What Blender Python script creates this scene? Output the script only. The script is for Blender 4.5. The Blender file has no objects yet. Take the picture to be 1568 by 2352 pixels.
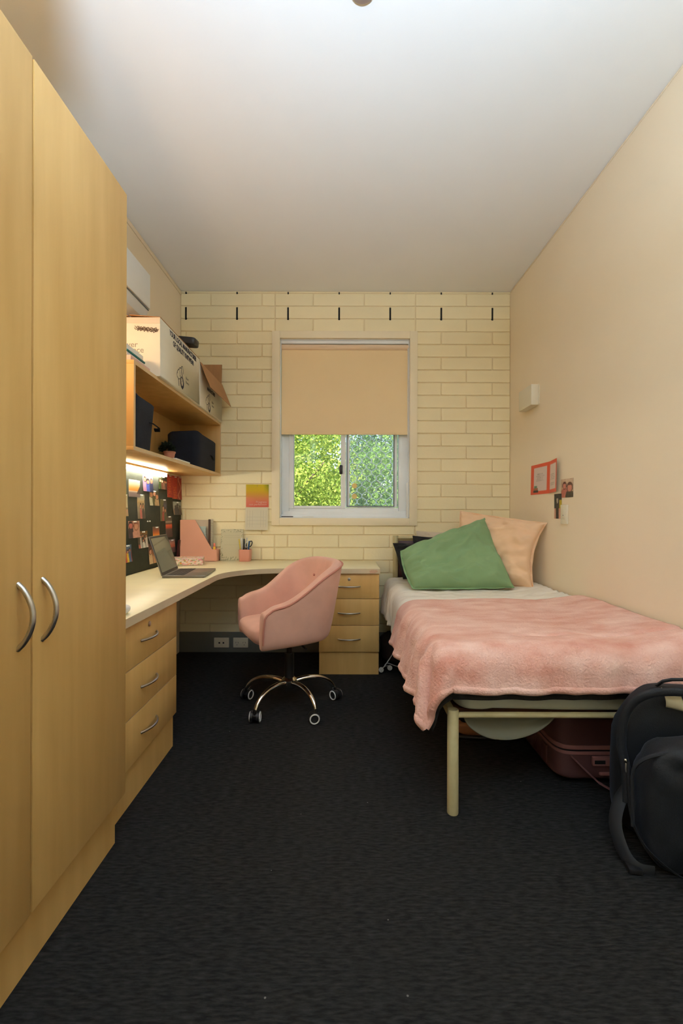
import bpy, bmesh, math, random
from mathutils import Vector, Matrix, noise
R = math.radians
PI = math.pi
scene = bpy.context.scene
COL = scene.collection

# ------------------------------------------------------------------ camera
F_PX = 1045.0
CAM_H = 1.096
cam_d = bpy.data.cameras.new('camera')
cam_d.sensor_fit = 'VERTICAL'
cam_d.sensor_height = 36.0
cam_d.lens = F_PX / 2352 * 36.0
cam_d.shift_x = -4.0 / 2352
cam_d.shift_y = 2.0 / 2352
cam_d.clip_start = 0.02
cam = bpy.data.objects.new('camera', cam_d)
COL.objects.link(cam)
cam.matrix_world = Matrix.Translation((0, 0, CAM_H)) @ Matrix.Rotation(R(-0.15), 4, 'Y') @ Matrix.Rotation(PI / 2, 4, 'X')
scene.camera = cam

# ------------------------------------------------------------------ world, sun, lights, exposure
w = bpy.data.worlds.new('world'); scene.world = w; w.use_nodes = True
wn = w.node_tree
sky = wn.nodes.new('ShaderNodeTexSky'); sky.sky_type = 'NISHITA'
sky.sun_disc = False; sky.sun_elevation = R(48); sky.sun_rotation = R(200)
wn.links.new(sky.outputs[0], wn.nodes['Background'].inputs[0])
wn.nodes['Background'].inputs[1].default_value = 0.75


def light(name, kind, loc, rot, energy, color, **kw):
    d = bpy.data.lights.new(name, kind); d.energy = energy; d.color = color
    for k, v in kw.items(): setattr(d, k, v)
    o = bpy.data.objects.new(name, d); COL.objects.link(o)
    o.location = loc; o.rotation_euler = rot
    return o


sun = light('sun', 'SUN', (0, -5, 12), (0, 0, 0), 13.0, (1, 0.95, 0.84), angle=R(0.6))
sun.rotation_euler = Vector((0.35, 0.75, -0.8)).to_track_quat('-Z', 'Y').to_euler()
# the photographer's strobe beside the camera, bounced off the ceiling
light('bounce_strobe', 'AREA', (0.02, -0.55, 1.30), (R(180 - 23), 0, 0), 55.0, (0.72, 0.955, 1.26), shape='DISK', size=0.2, spread=R(106))

scene.view_settings.view_transform = 'Standard'
scene.view_settings.look = 'None'
scene.view_settings.exposure = 0.16
scene.view_settings.gamma = 1.0
scene.view_settings.use_curve_mapping = False
scene.cycles.use_denoising = True
scene.cycles.adaptive_threshold = 0.02
scene.cycles.max_bounces = 9
scene.cycles.diffuse_bounces = 6
scene.cycles.transparent_max_bounces = 16
scene.cycles.sample_clamp_indirect = 6.0


# ------------------------------------------------------------------ helpers: colour and materials
def lin(r, g, b):
    def f(c):
        c /= 255.0
        return c / 12.92 if c <= 0.04045 else ((c + 0.055) / 1.055) ** 2.4
    return (f(r), f(g), f(b), 1.0)


def mat(name, rgb, rough=0.5, metal=0.0, var=0.0, vscale=6.0, stretch=(1, 1, 1), bump=0.0, bscale=80.0, bstretch=(1, 1, 1),
        spec=0.5, sheen=0.0, sheen_tint=None, coat=0.0, emit=0.0, rgb2=None, random_var=0.0, detail=4.0):
    """principled material; rgb (linear albedo) wanders to rgb2 / +-var with object-space noise"""
    m = bpy.data.materials.new(name); m.use_nodes = True
    nt = m.node_tree; N = nt.nodes; L = nt.links
    b = N['Principled BSDF']
    c = tuple(rgb[:3]) + (1.0,)
    b.inputs['Base Color'].default_value = c
    b.inputs['Roughness'].default_value = rough
    b.inputs['Metallic'].default_value = metal
    b.inputs['Specular IOR Level'].default_value = spec
    b.inputs['Coat Weight'].default_value = coat
    if sheen:
        b.inputs['Sheen Weight'].default_value = sheen
        b.inputs['Sheen Roughness'].default_value = 0.4
        b.inputs['Sheen Tint'].default_value = tuple(sheen_tint or c)[:3] + (1.0,)
    if emit:
        b.inputs['Emission Color'].default_value = c
        b.inputs['Emission Strength'].default_value = emit
    tc = N.new('ShaderNodeTexCoord')
    if var or rgb2:
        mp = N.new('ShaderNodeMapping'); mp.inputs['Scale'].default_value = stretch
        L.new(tc.outputs['Object'], mp.inputs[0])
        nz = N.new('ShaderNodeTexNoise'); nz.inputs['Scale'].default_value = vscale; nz.inputs['Detail'].default_value = detail
        L.new(mp.outputs[0], nz.inputs['Vector'])
        rp = N.new('ShaderNodeValToRGB')
        rp.color_ramp.elements[0].position = 0.3; rp.color_ramp.elements[1].position = 0.7
        if rgb2:
            a, d = c, tuple(rgb2[:3]) + (1,)
        else:
            a = tuple(x * (1 - var) for x in c[:3]) + (1,); d = tuple(min(1, x * (1 + var)) for x in c[:3]) + (1,)
        rp.color_ramp.elements[0].color = a; rp.color_ramp.elements[1].color = d
        L.new(nz.outputs['Fac'], rp.inputs[0])
        out = rp.outputs[0]
        if random_var:
            oi = N.new('ShaderNodeObjectInfo')
            mr = N.new('ShaderNodeMapRange'); mr.inputs['To Min'].default_value = 1 - random_var; mr.inputs['To Max'].default_value = 1 + random_var
            L.new(oi.outputs['Random'], mr.inputs['Value'])
            hs = N.new('ShaderNodeHueSaturation')
            L.new(mr.outputs[0], hs.inputs['Value']); L.new(out, hs.inputs['Color'])
            out = hs.outputs[0]
        L.new(out, b.inputs['Base Color'])
    if bump:
        mp2 = N.new('ShaderNodeMapping'); mp2.inputs['Scale'].default_value = bstretch
        L.new(tc.outputs['Object'], mp2.inputs[0])
        n2 = N.new('ShaderNodeTexNoise'); n2.inputs['Scale'].default_value = bscale; n2.inputs['Detail'].default_value = 3
        L.new(mp2.outputs[0], n2.inputs['Vector'])
        bp = N.new('ShaderNodeBump'); bp.inputs['Strength'].default_value = bump; bp.inputs['Distance'].default_value = 0.004
        L.new(n2.outputs['Fac'], bp.inputs['Height']); L.new(bp.outputs[0], b.inputs['Normal'])
    return m


def print_mat():
    m = bpy.data.materials.new('printed_paper'); m.use_nodes = True
    nt = m.node_tree; b = nt.nodes['Principled BSDF']
    at = nt.nodes.new('ShaderNodeVertexColor'); at.layer_name = 'Col'
    nt.links.new(at.outputs[0], b.inputs['Base Color'])
    b.inputs['Roughness'].default_value = 0.38; b.inputs['Specular IOR Level'].default_value = 0.35
    return m


def glass_mat(name, haze=0.0):
    m = bpy.data.materials.new(name); m.use_nodes = True
    nt = m.node_tree; N = nt.nodes; L = nt.links
    N.remove(N['Principled BSDF'])
    t = N.new('ShaderNodeBsdfTransparent'); g = N.new('ShaderNodeBsdfGlossy'); g.inputs['Roughness'].default_value = 0.02
    fr = N.new('ShaderNodeFresnel'); fr.inputs[0].default_value = 1.35
    mx = N.new('ShaderNodeMixShader'); L.new(fr.outputs[0], mx.inputs[0]); L.new(t.outputs[0], mx.inputs[1]); L.new(g.outputs[0], mx.inputs[2])
    out = mx.outputs[0]
    if haze:
        tr = N.new('ShaderNodeBsdfTranslucent'); tr.inputs[0].default_value = (0.85, 0.93, 1.0, 1)
        m2 = N.new('ShaderNodeMixShader'); m2.inputs[0].default_value = haze
        L.new(out, m2.inputs[1]); L.new(tr.outputs[0], m2.inputs[2]); out = m2.outputs[0]
    L.new(out, N['Material Output'].inputs[0])
    return m


def leaf_mat(name, c1, c2):
    m = bpy.data.materials.new(name); m.use_nodes = True
    nt = m.node_tree; N = nt.nodes; L = nt.links
    b = N['Principled BSDF']; b.inputs['Roughness'].default_value = 0.75; b.inputs['Specular IOR Level'].default_value = 0.15
    geo = N.new('ShaderNodeNewGeometry'); rp = N.new('ShaderNodeValToRGB')
    rp.color_ramp.elements[0].color = c1; rp.color_ramp.elements[1].color = c2
    L.new(geo.outputs['Random Per Island'], rp.inputs[0]); L.new(rp.outputs[0], b.inputs['Base Color'])
    tr = N.new('ShaderNodeBsdfTranslucent'); L.new(rp.outputs[0], tr.inputs[0])
    mx = N.new('ShaderNodeMixShader'); mx.inputs[0].default_value = 0.4
    L.new(b.outputs[0], mx.inputs[1]); L.new(tr.outputs[0], mx.inputs[2]); L.new(mx.outputs[0], N['Material Output'].inputs[0])
    return m


def carpet_mat():
    m = bpy.data.materials.new('black_rib_carpet'); m.use_nodes = True
    nt = m.node_tree; N = nt.nodes; L = nt.links
    b = N['Principled BSDF']; b.inputs['Roughness'].default_value = 0.95; b.inputs['Specular IOR Level'].default_value = 0.15
    tc = N.new('ShaderNodeTexCoord')
    mp = N.new('ShaderNodeMapping'); mp.inputs['Scale'].default_value = (0.35, 1.6, 1)
    L.new(tc.outputs['Object'], mp.inputs[0])
    n1 = N.new('ShaderNodeTexNoise'); n1.inputs['Scale'].default_value = 90; n1.inputs['Detail'].default_value = 3
    L.new(mp.outputs[0], n1.inputs['Vector'])
    r1 = N.new('ShaderNodeValToRGB')
    r1.color_ramp.elements[0].position = 0.35; r1.color_ramp.elements[0].color = (0.009, 0.0088, 0.0088, 1)
    r1.color_ramp.elements[1].position = 0.72; r1.color_ramp.elements[1].color = (0.031, 0.030, 0.029, 1)
    L.new(n1.outputs['Fac'], r1.inputs[0])
    # scattered lint
    vo = N.new('ShaderNodeTexVoronoi'); vo.inputs['Scale'].default_value = 9.0
    L.new(tc.outputs['Object'], vo.inputs['Vector'])
    r2 = N.new('ShaderNodeValToRGB'); r2.color_ramp.interpolation = 'CONSTANT'
    r2.color_ramp.elements[0].color = (1, 1, 1, 1); r2.color_ramp.elements[1].position = 0.022; r2.color_ramp.elements[1].color = (0, 0, 0, 1)
    L.new(vo.outputs['Distance'], r2.inputs[0])
    mx = N.new('ShaderNodeMix'); mx.data_type = 'RGBA'
    L.new(r2.outputs[0], mx.inputs[0]); L.new(r1.outputs[0], mx.inputs[6]); mx.inputs[7].default_value = (0.16, 0.16, 0.15, 1)
    L.new(mx.outputs[2], b.inputs['Base Color'])
    bp = N.new('ShaderNodeBump'); bp.inputs['Strength'].default_value = 0.8; bp.inputs['Distance'].default_value = 0.006
    L.new(n1.outputs['Fac'], bp.inputs['Height']); L.new(bp.outputs[0], b.inputs['Normal'])
    return m


CREAM = (0.80, 0.69, 0.47)
MT = dict(
    ceiling=mat('ceiling_paint', (0.85, 0.835, 0.79), 0.85, var=0.015, vscale=2, bump=0.05, bscale=160),
    wall=mat('cream_plaster', (0.885, 0.755, 0.56), 0.75, var=0.02, vscale=1.5, bump=0.05, bscale=120),
    brick=mat('cream_painted_brick', (0.91, 0.80, 0.51), 0.55, var=0.025, vscale=5, bump=0.25, bscale=60, random_var=0.025),
    mortar=mat('cream_painted_joint', (0.84, 0.70, 0.43), 0.7, var=0.05, vscale=12, bump=0.4, bscale=90),
    trim=mat('cream_gloss_trim', (0.90, 0.79, 0.56), 0.45, var=0.015),
    black=mat('black_void', (0.004, 0.004, 0.004), 0.9, var=0.1),
    greybase=mat('grey_skirting_vinyl', (0.16, 0.16, 0.14), 0.6, var=0.06),
    carpet=carpet_mat(),
    wood=mat('maple_laminate', (0.60, 0.355, 0.108), 0.42, vscale=3.0, stretch=(6, 6, 0.55), rgb2=(0.70, 0.435, 0.15), bump=0.02, bscale=200, detail=6),
    woodedge=mat('maple_edge_banding', (0.66, 0.46, 0.24), 0.45, var=0.05, vscale=20),
    desktop=mat('pale_maple_desktop', (0.80, 0.72, 0.46), 0.36, vscale=4, stretch=(1, 6, 6), rgb2=(0.85, 0.76, 0.48), detail=5),
    deskedge=mat('beige_desk_edge', (0.64, 0.52, 0.34), 0.5, var=0.04, vscale=15),
    steel=mat('brushed_steel', (0.52, 0.51, 0.49), 0.32, 1.0, var=0.06, vscale=40),
    chrome=mat('chrome', (0.72, 0.70, 0.67), 0.07, 1.0, var=0.02),
    aluminium=mat('white_aluminium', (0.88, 0.92, 0.94), 0.4, var=0.02),
    greyalu=mat('grey_seal', (0.16, 0.17, 0.18), 0.5, var=0.05),
    grille=mat('silver_grille', (0.74, 0.79, 0.80), 0.4, 0.2, var=0.03),
    glass=glass_mat('clear_glass'),
    hazeglass=glass_mat('dusty_glass', 0.07),
    blind=mat('beige_blind_fabric', (0.92, 0.72, 0.43), 0.85, var=0.03, vscale=1.6, bump=0.1, bscale=500),
    blindroll=mat('beige_blind_roll', (0.86, 0.66, 0.46), 0.8, var=0.03, bump=0.08, bscale=400),
    white=mat('white_plastic', (0.80, 0.80, 0.77), 0.4, var=0.015),
    cream_plastic=mat('cream_plastic', (0.78, 0.72, 0.56), 0.4, var=0.02),
    blackplastic=mat('black_plastic', (0.012, 0.012, 0.013), 0.4, var=0.1),
    print=print_mat(),
    pin=mat('clear_pin_head', (0.85, 0.85, 0.82), 0.25, var=0.02),
    felt=mat('charcoal_green_felt', (0.040, 0.048, 0.034), 0.95, var=0.12, vscale=30, bump=0.3, bscale=300),
    tube=mat('lit_tube', (1.0, 0.93, 0.74), 0.4, emit=42.0),
    globe=mat('warm_globe', (1.0, 0.66, 0.34), 0.4, emit=95.0),
    velvet=mat('pink_velvet', (0.70, 0.40, 0.305), 0.75, var=0.07, vscale=9, bump=0.06, bscale=300, sheen=0.7, sheen_tint=(0.95, 0.62, 0.52), spec=0.2),
    piping=mat('pink_piping', (0.50, 0.20, 0.145), 0.7, var=0.05, sheen=0.3),
    whiterubber=mat('white_wheel_ring', (0.75, 0.74, 0.72), 0.5, var=0.02),
    bedpaint=mat('cream_bed_enamel', (0.52, 0.44, 0.23), 0.4, vscale=25, rgb2=(0.60, 0.52, 0.29), bump=0.03, bscale=60),
    maroon=mat('maroon_paint', (0.045, 0.006, 0.008), 0.4, var=0.1),
    redwood=mat('red_brown_board', (0.16, 0.055, 0.025), 0.6, var=0.15, stretch=(1, 8, 8)),
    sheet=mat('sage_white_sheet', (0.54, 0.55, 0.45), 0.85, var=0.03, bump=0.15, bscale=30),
    tailcloth=mat('olive_grey_tail', (0.17, 0.165, 0.115), 0.9, var=0.06, bump=0.15, bscale=40),
    quilt=mat('taupe_grey_quilt', (0.84, 0.78, 0.68), 0.85, var=0.05, vscale=4, bump=0.3, bscale=22, bstretch=(1, 3, 1), sheen=0.15),
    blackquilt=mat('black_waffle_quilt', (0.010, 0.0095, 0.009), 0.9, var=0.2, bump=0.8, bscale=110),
    fur=mat('salmon_plush', (0.68, 0.31, 0.235), 0.95, vscale=7, stretch=(1, 2.2, 1), rgb2=(0.87, 0.58, 0.49), bump=1.0, bscale=120, sheen=0.55, sheen_tint=(1, 0.72, 0.62), spec=0.1),
    green=mat('green_linen', (0.235, 0.38, 0.185), 0.85, var=0.06, vscale=5, bump=0.15, bscale=260, sheen=0.2, sheen_tint=(0.6, 0.8, 0.6)),
    greenedge=mat('dark_green_fringe', (0.05, 0.15, 0.055), 0.9, var=0.15, bump=0.4, bscale=200),
    peach=mat('peach_linen', (0.86, 0.58, 0.36), 0.85, var=0.04, vscale=4, bump=0.15, bscale=260, sheen=0.2, sheen_tint=(1, 0.8, 0.65)),
    beigelinen=mat('beige_pillow_linen', (0.60, 0.50, 0.37), 0.85, var=0.05, bump=0.15, bscale=200),
    blacklinen=mat('black_linen', (0.012, 0.012, 0.013), 0.9, var=0.2, bump=0.5, bscale=120),
    navy=mat('navy_bin_fabric', (0.0075, 0.0105, 0.020), 0.95, var=0.2, vscale=20, bump=0.3, bscale=400),
    whitecard=mat('white_faced_cardboard', (0.85, 0.80, 0.66), 0.75, var=0.05, vscale=5, bump=0.05, bscale=80),
    whitecard2=mat('warm_white_cardboard', (0.76, 0.66, 0.52), 0.75, var=0.04, vscale=5, bump=0.05, bscale=80),
    browncard=mat('brown_cardboard', (0.42, 0.21, 0.085), 0.8, var=0.06, vscale=8, stretch=(6, 1, 1), bump=0.08, bscale=200),
    ink=mat('navy_ink', (0.010, 0.013, 0.035), 0.7, var=0.05),
    greyink=mat('grey_ink', (0.28, 0.24, 0.19), 0.7, var=0.05),
    brownink=mat('marker_scribble', (0.06, 0.030, 0.016), 0.7, var=0.2),
    paper=mat('white_paper', (0.78, 0.75, 0.66), 0.7, var=0.02),
    teal=mat('teal_card', (0.012, 0.16, 0.15), 0.6, var=0.05),
    pinkpaper=mat('pale_pink_paper', (0.70, 0.45, 0.37), 0.7, var=0.08, vscale=20),
    pinkcard=mat('dusty_pink_card', (0.72, 0.36, 0.245), 0.65, var=0.03, bump=0.03),
    pinkplastic=mat('dusty_pink_plastic', (0.72, 0.32, 0.235), 0.4, var=0.02),
    lapgrey=mat('grey_aluminium', (0.22, 0.205, 0.18), 0.38, 0.7, var=0.04),
    lapdark=mat('laptop_keys', (0.035, 0.033, 0.03), 0.5, var=0.1),
    screen=mat('dark_glossy_screen', (0.055, 0.068, 0.05), 0.12, vscale=9, rgb2=(0.085, 0.10, 0.075), coat=0.5),
    suitcase=mat('rose_brown_shell', (0.115, 0.052, 0.050), 0.28, var=0.08, coat=0.3),
    suittrim=mat('rose_trim', (0.30, 0.125, 0.115), 0.4, var=0.06),
    packblack=mat('navy_black_nylon', (0.0055, 0.0068, 0.010), 0.7, var=0.2, vscale=12, bump=0.25, bscale=250, sheen=0.1, sheen_tint=(0.4, 0.5, 0.7)),
    packgrey=mat('dark_slate_webbing', (0.010, 0.0125, 0.017), 0.7, var=0.15),
    label=mat('cream_fabric_label', (0.62, 0.55, 0.36), 0.8, var=0.06, vscale=30),
    darkbrown=mat('dark_brown_bag', (0.022, 0.010, 0.008), 0.7, var=0.3, vscale=8),
    tan=mat('tan_leather', (0.28, 0.11, 0.045), 0.6, var=0.15),
    cord=mat('grey_white_cord', (0.55, 0.54, 0.50), 0.45, var=0.03),
    terracotta=mat('terracotta', (0.52, 0.22, 0.13), 0.7, var=0.06),
    darkleaf=leaf_mat('dark_plant_leaf', (0.010, 0.016, 0.010, 1), (0.028, 0.04, 0.024, 1)),
    brownfit=mat('brown_grey_fitting', (0.35, 0.27, 0.235), 0.4, 0.3, var=0.08),
    yellowdot=mat('yellow_disc', (0.85, 0.62, 0.22), 0.6, var=0.05),
    bark=mat('bark', (0.10, 0.07, 0.05), 0.9, var=0.3, vscale=10, bump=0.6, bscale=30),
    leafA=leaf_mat('leaf_sunny_green', (0.16, 0.27, 0.035, 1), (0.46, 0.52, 0.10, 1)),
    leafB=leaf_mat('leaf_deep_green', (0.075, 0.17, 0.035, 1), (0.26, 0.38, 0.08, 1)),
    grass=mat('lawn', (0.08, 0.13, 0.03), 0.9, var=0.3, vscale=3),
    blueink=mat('blue_plastic', (0.02, 0.09, 0.22), 0.35, var=0.05),
    yellow=mat('yellow_plastic', (0.78, 0.56, 0.03), 0.4, var=0.04),
    coral=mat('coral_plastic', (0.80, 0.22, 0.14), 0.4, var=0.04),
    redink=mat('red_ink', (0.55, 0.13, 0.09), 0.7, var=0.05),
    duckegg=mat('duck_egg_cover', (0.44, 0.55, 0.49), 0.6, var=0.06, vscale=30),
)


# ------------------------------------------------------------------ helpers: geometry
class G:
    """collects verts and faces of ONE part"""
    def __init__(s): s.v = []; s.f = []

    def add(s, vs, fs):
        o = len(s.v); s.v += [tuple(p) for p in vs]; s.f += [tuple(i + o for i in f) for f in fs]; return s

    def box(s, x0, x1, y0, y1, z0, z1):
        return s.add([(x0, y0, z0), (x1, y0, z0), (x1, y1, z0), (x0, y1, z0), (x0, y0, z1), (x1, y0, z1), (x1, y1, z1), (x0, y1, z1)],
                     [(3, 2, 1, 0), (4, 5, 6, 7), (0, 1, 5, 4), (1, 2, 6, 5), (2, 3, 7, 6), (3, 0, 4, 7)])

    def prism(s, poly, z0, z1):
        n = len(poly)
        return s.add([(x, y, z0) for x, y in poly] + [(x, y, z1) for x, y in poly],
                     [tuple(range(n - 1, -1, -1)), tuple(range(n, 2 * n))] + [(i, (i + 1) % n, n + (i + 1) % n, n + i) for i in range(n)])

    def tube(s, path, r, n=10, closed=False, flat=None):
        P = [Vector(p) for p in path]; m = len(P)
        rr = r if isinstance(r, (list, tuple)) else [r] * m
        vs = []; prev = None
        for i in range(m):
            if closed: t = P[(i + 1) % m] - P[i - 1]
            else: t = P[min(i + 1, m - 1)] - P[max(i - 1, 0)]
            t.normalize()
            if prev is None:
                a = Vector((0, 0, 1)) if abs(t.z) < 0.9 else Vector((1, 0, 0))
                u = t.cross(a).normalized()
            else:
                u = (prev - t * prev.dot(t)).normalized()
            prev = u; v = t.cross(u)
            k = flat or 1.0
            for j in range(n):
                a = 2 * PI * j / n
                vs.append(P[i] + (u * math.cos(a) + v * math.sin(a) * k) * rr[i])
        fs = []
        for i in range(m if closed else m - 1):
            for j in range(n):
                a, b = i * n + j, i * n + (j + 1) % n
                c, d = ((i + 1) % m) * n + (j + 1) % n, ((i + 1) % m) * n + j
                fs.append((a, b, c, d))
        if not closed:
            fs.append(tuple(range(n - 1, -1, -1))); fs.append(tuple((m - 1) * n + j for j in range(n)))
        return s.add(vs, fs)

    def cyl(s, p0, p1, r, n=20, r1=None):
        return s.tube([p0, p1], [r, r if r1 is None else r1], n)

    def lathe(s, prof, c=(0, 0, 0), n=24, axis='Z'):
        vs = []; m = len(prof)
        for r, z in prof:
            for j in range(n):
                a = 2 * PI * j / n
                p = (r * math.cos(a), r * math.sin(a), z)
                if axis == 'Y': p = (p[0], p[2], p[1])
                if axis == 'X': p = (p[2], p[0], p[1])
                vs.append((p[0] + c[0], p[1] + c[1], p[2] + c[2]))
        fs = [(i * n + j, i * n + (j + 1) % n, (i + 1) * n + (j + 1) % n, (i + 1) * n + j) for i in range(m - 1) for j in range(n)]
        fs.append(tuple(range(n - 1, -1, -1))); fs.append(tuple((m - 1) * n + j for j in range(n)))
        return s.add(vs, fs)

    def grid(s, fn, nu, nv, wrap=False):
        vs = [fn(i / nu, j / nv) for i in range(nu + 1) for j in range(nv + 1)]
        fs = [(i * (nv + 1) + j, (i + 1) * (nv + 1) + j, (i + 1) * (nv + 1) + j + 1, i * (nv + 1) + j + 1) for i in range(nu) for j in range(nv)]
        return s.add(vs, fs)

    def superell(s, c, h, e1=0.4, e2=0.4, nu=24, nv=14, mod=None):
        def sp(x, e): return math.copysign(abs(x) ** e, x)
        vs = []
        for j in range(nv + 1):
            b = -PI / 2 + PI * j / nv
            for i in range(nu):
                a = 2 * PI * i / nu
                p = (sp(math.cos(b), e1) * sp(math.cos(a), e2), sp(math.cos(b), e1) * sp(math.sin(a), e2), sp(math.sin(b), e1))
                q = Vector((p[0] * h[0], p[1] * h[1], p[2] * h[2]))
                if mod: q = mod(q, p)
                vs.append(q + Vector(c))
        fs = [(j * nu + i, j * nu + (i + 1) % nu, (j + 1) * nu + (i + 1) % nu, (j + 1) * nu + i) for j in range(nv) for i in range(nu)]
        return s.add(vs, fs)

    def xf(s, M):
        s.v = [tuple(M @ Vector(p)) for p in s.v]; return s

    def mesh(s, name, bevel=0.0, segs=2, smooth=True, angle=38):
        me = bpy.data.meshes.new(name)
        me.from_pydata(s.v, [], s.f)
        bm = bmesh.new(); bm.from_mesh(me)
        bmesh.ops.remove_doubles(bm, verts=bm.verts, dist=1e-6)
        bmesh.ops.recalc_face_normals(bm, faces=bm.faces)
        if bevel:
            es = [e for e in bm.edges if len(e.link_faces) == 2 and e.calc_face_angle(0) > R(30)]
            bmesh.ops.bevel(bm, geom=es, offset=bevel, segments=segs, profile=0.5, affect='EDGES', clamp_overlap=True)
        bm.to_mesh(me); bm.free()
        if smooth:
            me.polygons.foreach_set('use_smooth', [True] * len(me.polygons))
            me.set_sharp_from_angle(angle=R(angle))
        return me

    def build(s, name, m, parent=None, bevel=0.0, segs=2, smooth=True, angle=38, subsurf=0, solid=0.0):
        return link(name, s.mesh(name, bevel, segs, smooth, angle), m, parent, subsurf, solid)


def link(name, me, m, parent=None, subsurf=0, solid=0.0):
    o = bpy.data.objects.new(name, me)
    if m is not None and not me.materials:
        me.materials.append(MT[m] if isinstance(m, str) else m)
    COL.objects.link(o)
    if parent is not None:
        o.parent = parent
        if not parent.get('local'):
            # meshes are modelled in room coordinates: undo the parent's own placement
            o.matrix_parent_inverse = parent_world(parent).inverted()
    if solid:
        md = o.modifiers.new('thickness', 'SOLIDIFY'); md.thickness = solid; md.offset = 0
    if subsurf:
        md = o.modifiers.new('smooth', 'SUBSURF'); md.levels = subsurf; md.render_levels = subsurf
    return o


def parent_world(o):
    M = o.matrix_basis.copy()
    if o.parent: M = parent_world(o.parent) @ o.matrix_parent_inverse @ M
    return M


def tag(o, label, cat, group=None, kind=None):
    o['label'] = label; o['category'] = cat
    if group: o['group'] = group
    if kind: o['kind'] = kind
    return o


def thing(name, label, cat, loc=(0, 0, 0), rot=None, group=None, local=False):
    o = bpy.data.objects.new(name, None); COL.objects.link(o)
    o.location = loc
    if rot: o.rotation_euler = rot
    o.empty_display_size = 0.1
    if local: o['local'] = 1
    return tag(o, label, cat, group)


def struct(name, g, m, parent=None, **kw):
    o = g.build(name, m, parent, **kw)
    if parent is None: o['kind'] = 'structure'
    return o


def fbm(x, y, z=0.0, s=1.0, oct=3):
    v = 0; a = 1; t = 0
    for _ in range(oct):
        v += a * noise.noise((x * s, y * s, z * s)); t += a; a *= 0.5; s *= 2.0
    return v / t


def sm(a, b, x):
    t = max(0.0, min(1.0, (x - a) / (b - a))); return t * t * (3 - 2 * t)


def mixc(a, b, t): return tuple(a[i] + (b[i] - a[i]) * t for i in range(3))


def text_mesh(txt, size, align='LEFT', bold=0.0, depth=0.0003):
    cu = bpy.data.curves.new('lettering', 'FONT'); cu.body = txt; cu.size = size; cu.align_x = align
    cu.offset = bold; cu.extrude = depth; cu.resolution_u = 3
    o = bpy.data.objects.new('lettering', cu); COL.objects.link(o)
    dg = bpy.context.evaluated_depsgraph_get()
    me = bpy.data.meshes.new_from_object(o.evaluated_get(dg))
    bpy.data.objects.remove(o); bpy.data.curves.remove(cu)
    me.materials.clear()
    return me


def text(name, txt, size, m, parent, M, align='LEFT', bold=0.0, sx=1.0):
    me = text_mesh(txt, size, align, bold)
    me.transform(M @ Matrix.Diagonal((sx, 1, 1, 1)))
    return link(name, me, m, parent)


def spline(pts, n=8):
    out = []
    P = [Vector(p) for p in pts]
    for i in range(len(P) - 1):
        p0, p1, p2, p3 = P[max(i - 1, 0)], P[i], P[i + 1], P[min(i + 2, len(P) - 1)]
        for k in range(n):
            t = k / n
            out.append(0.5 * ((2 * p1) + (-p0 + p2) * t + (2 * p0 - 5 * p1 + 4 * p2 - p3) * t * t + (-p0 + 3 * p1 - 3 * p2 + p3) * t ** 3))
    out.append(P[-1]); return out


# axes for lettering: text x -> first, text y -> second, normal -> third
def frame(o, ax, ay):
    ax = Vector(ax).normalized(); ay = Vector(ay).normalized(); az = ax.cross(ay)
    return Matrix(((ax.x, ay.x, az.x, o[0]), (ax.y, ay.y, az.y, o[1]), (ax.z, ay.z, az.z, o[2]), (0, 0, 0, 1)))


# ------------------------------------------------------------------ room shell
XL, XR, YB, YR, ZC = -1.284, 1.312, 3.58, -1.35, 2.84
T = 0.12
struct('floor', G().box(XL - T, XR + T, YR - T, YB + T, -0.12, 0), 'carpet')
struct('ceiling', G().box(XL - T, XR + T, YR - T, YB + T, ZC, ZC + 0.12), 'ceiling')
struct('wall_left', G().box(XL - T, XL, YR, YB + T, 0, ZC), 'wall')
struct('wall_right', G().box(XR, XR + T, YR, YB + T, 0, ZC), 'wall')
struct('wall_rear', G().box(XL, XR, YR - T, YR, 0, ZC), 'wall')
# unseen side wall flush with the wardrobe; bulkhead above is added to shadow the ceiling
struct('wall_shadow_bulkhead', G().box(XL, -0.745, -1.35, 0.595, 0, 1.98).box(XL, -0.50, -1.35, 0.58, 1.98, ZC), 'wall')
struct('trim_1', G().box(XL, XL + 0.008, 0.58, YB, ZC - 0.034, ZC - 0.004), 'wall', bevel=0.003)
struct('trim_2', G().box(XR - 0.004, XR, YR, YB, ZC - 0.012, ZC - 0.003), 'wall', bevel=0.003)

# back wall: mortar core around the window opening, bricks as pieces
WX0, WX1, WZ0, WZ1 = -0.50, 0.52, 1.055, 2.466        # opening
CX0, CX1, CZ0, CZ1 = -0.562, 0.579, 0.997, 2.522       # casing outline
g = G()
yc = YB + 0.007
g.box(XL, WX0, yc, YB + T, 0, ZC).box(WX1, XR, yc, YB + T, 0, ZC)
g.box(WX0, WX1, yc, YB + T, 0, WZ0).box(WX0, WX1, yc, YB + T, WZ1, ZC)
wall_back = struct('wall_back', g, 'mortar')
J = 0.0075
PITCH = 0.4017
bmeshes = {}


def brick(x0, x1, z0, z1):
    wd, ht = round(x1 - x0, 3), round(z1 - z0, 3)
    if wd < 0.012: return
    k = (wd, ht)
    if k not in bmeshes:
        bmeshes[k] = G().box(-wd / 2, wd / 2, 0, 0.009, -ht / 2, ht / 2).mesh('brick', bevel=0.0022, segs=1)
    o = link('brick', bmeshes[k], 'brick', wall_back)
    o.location = ((x0 + x1) / 2, YB, (z0 + z1) / 2)


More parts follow.
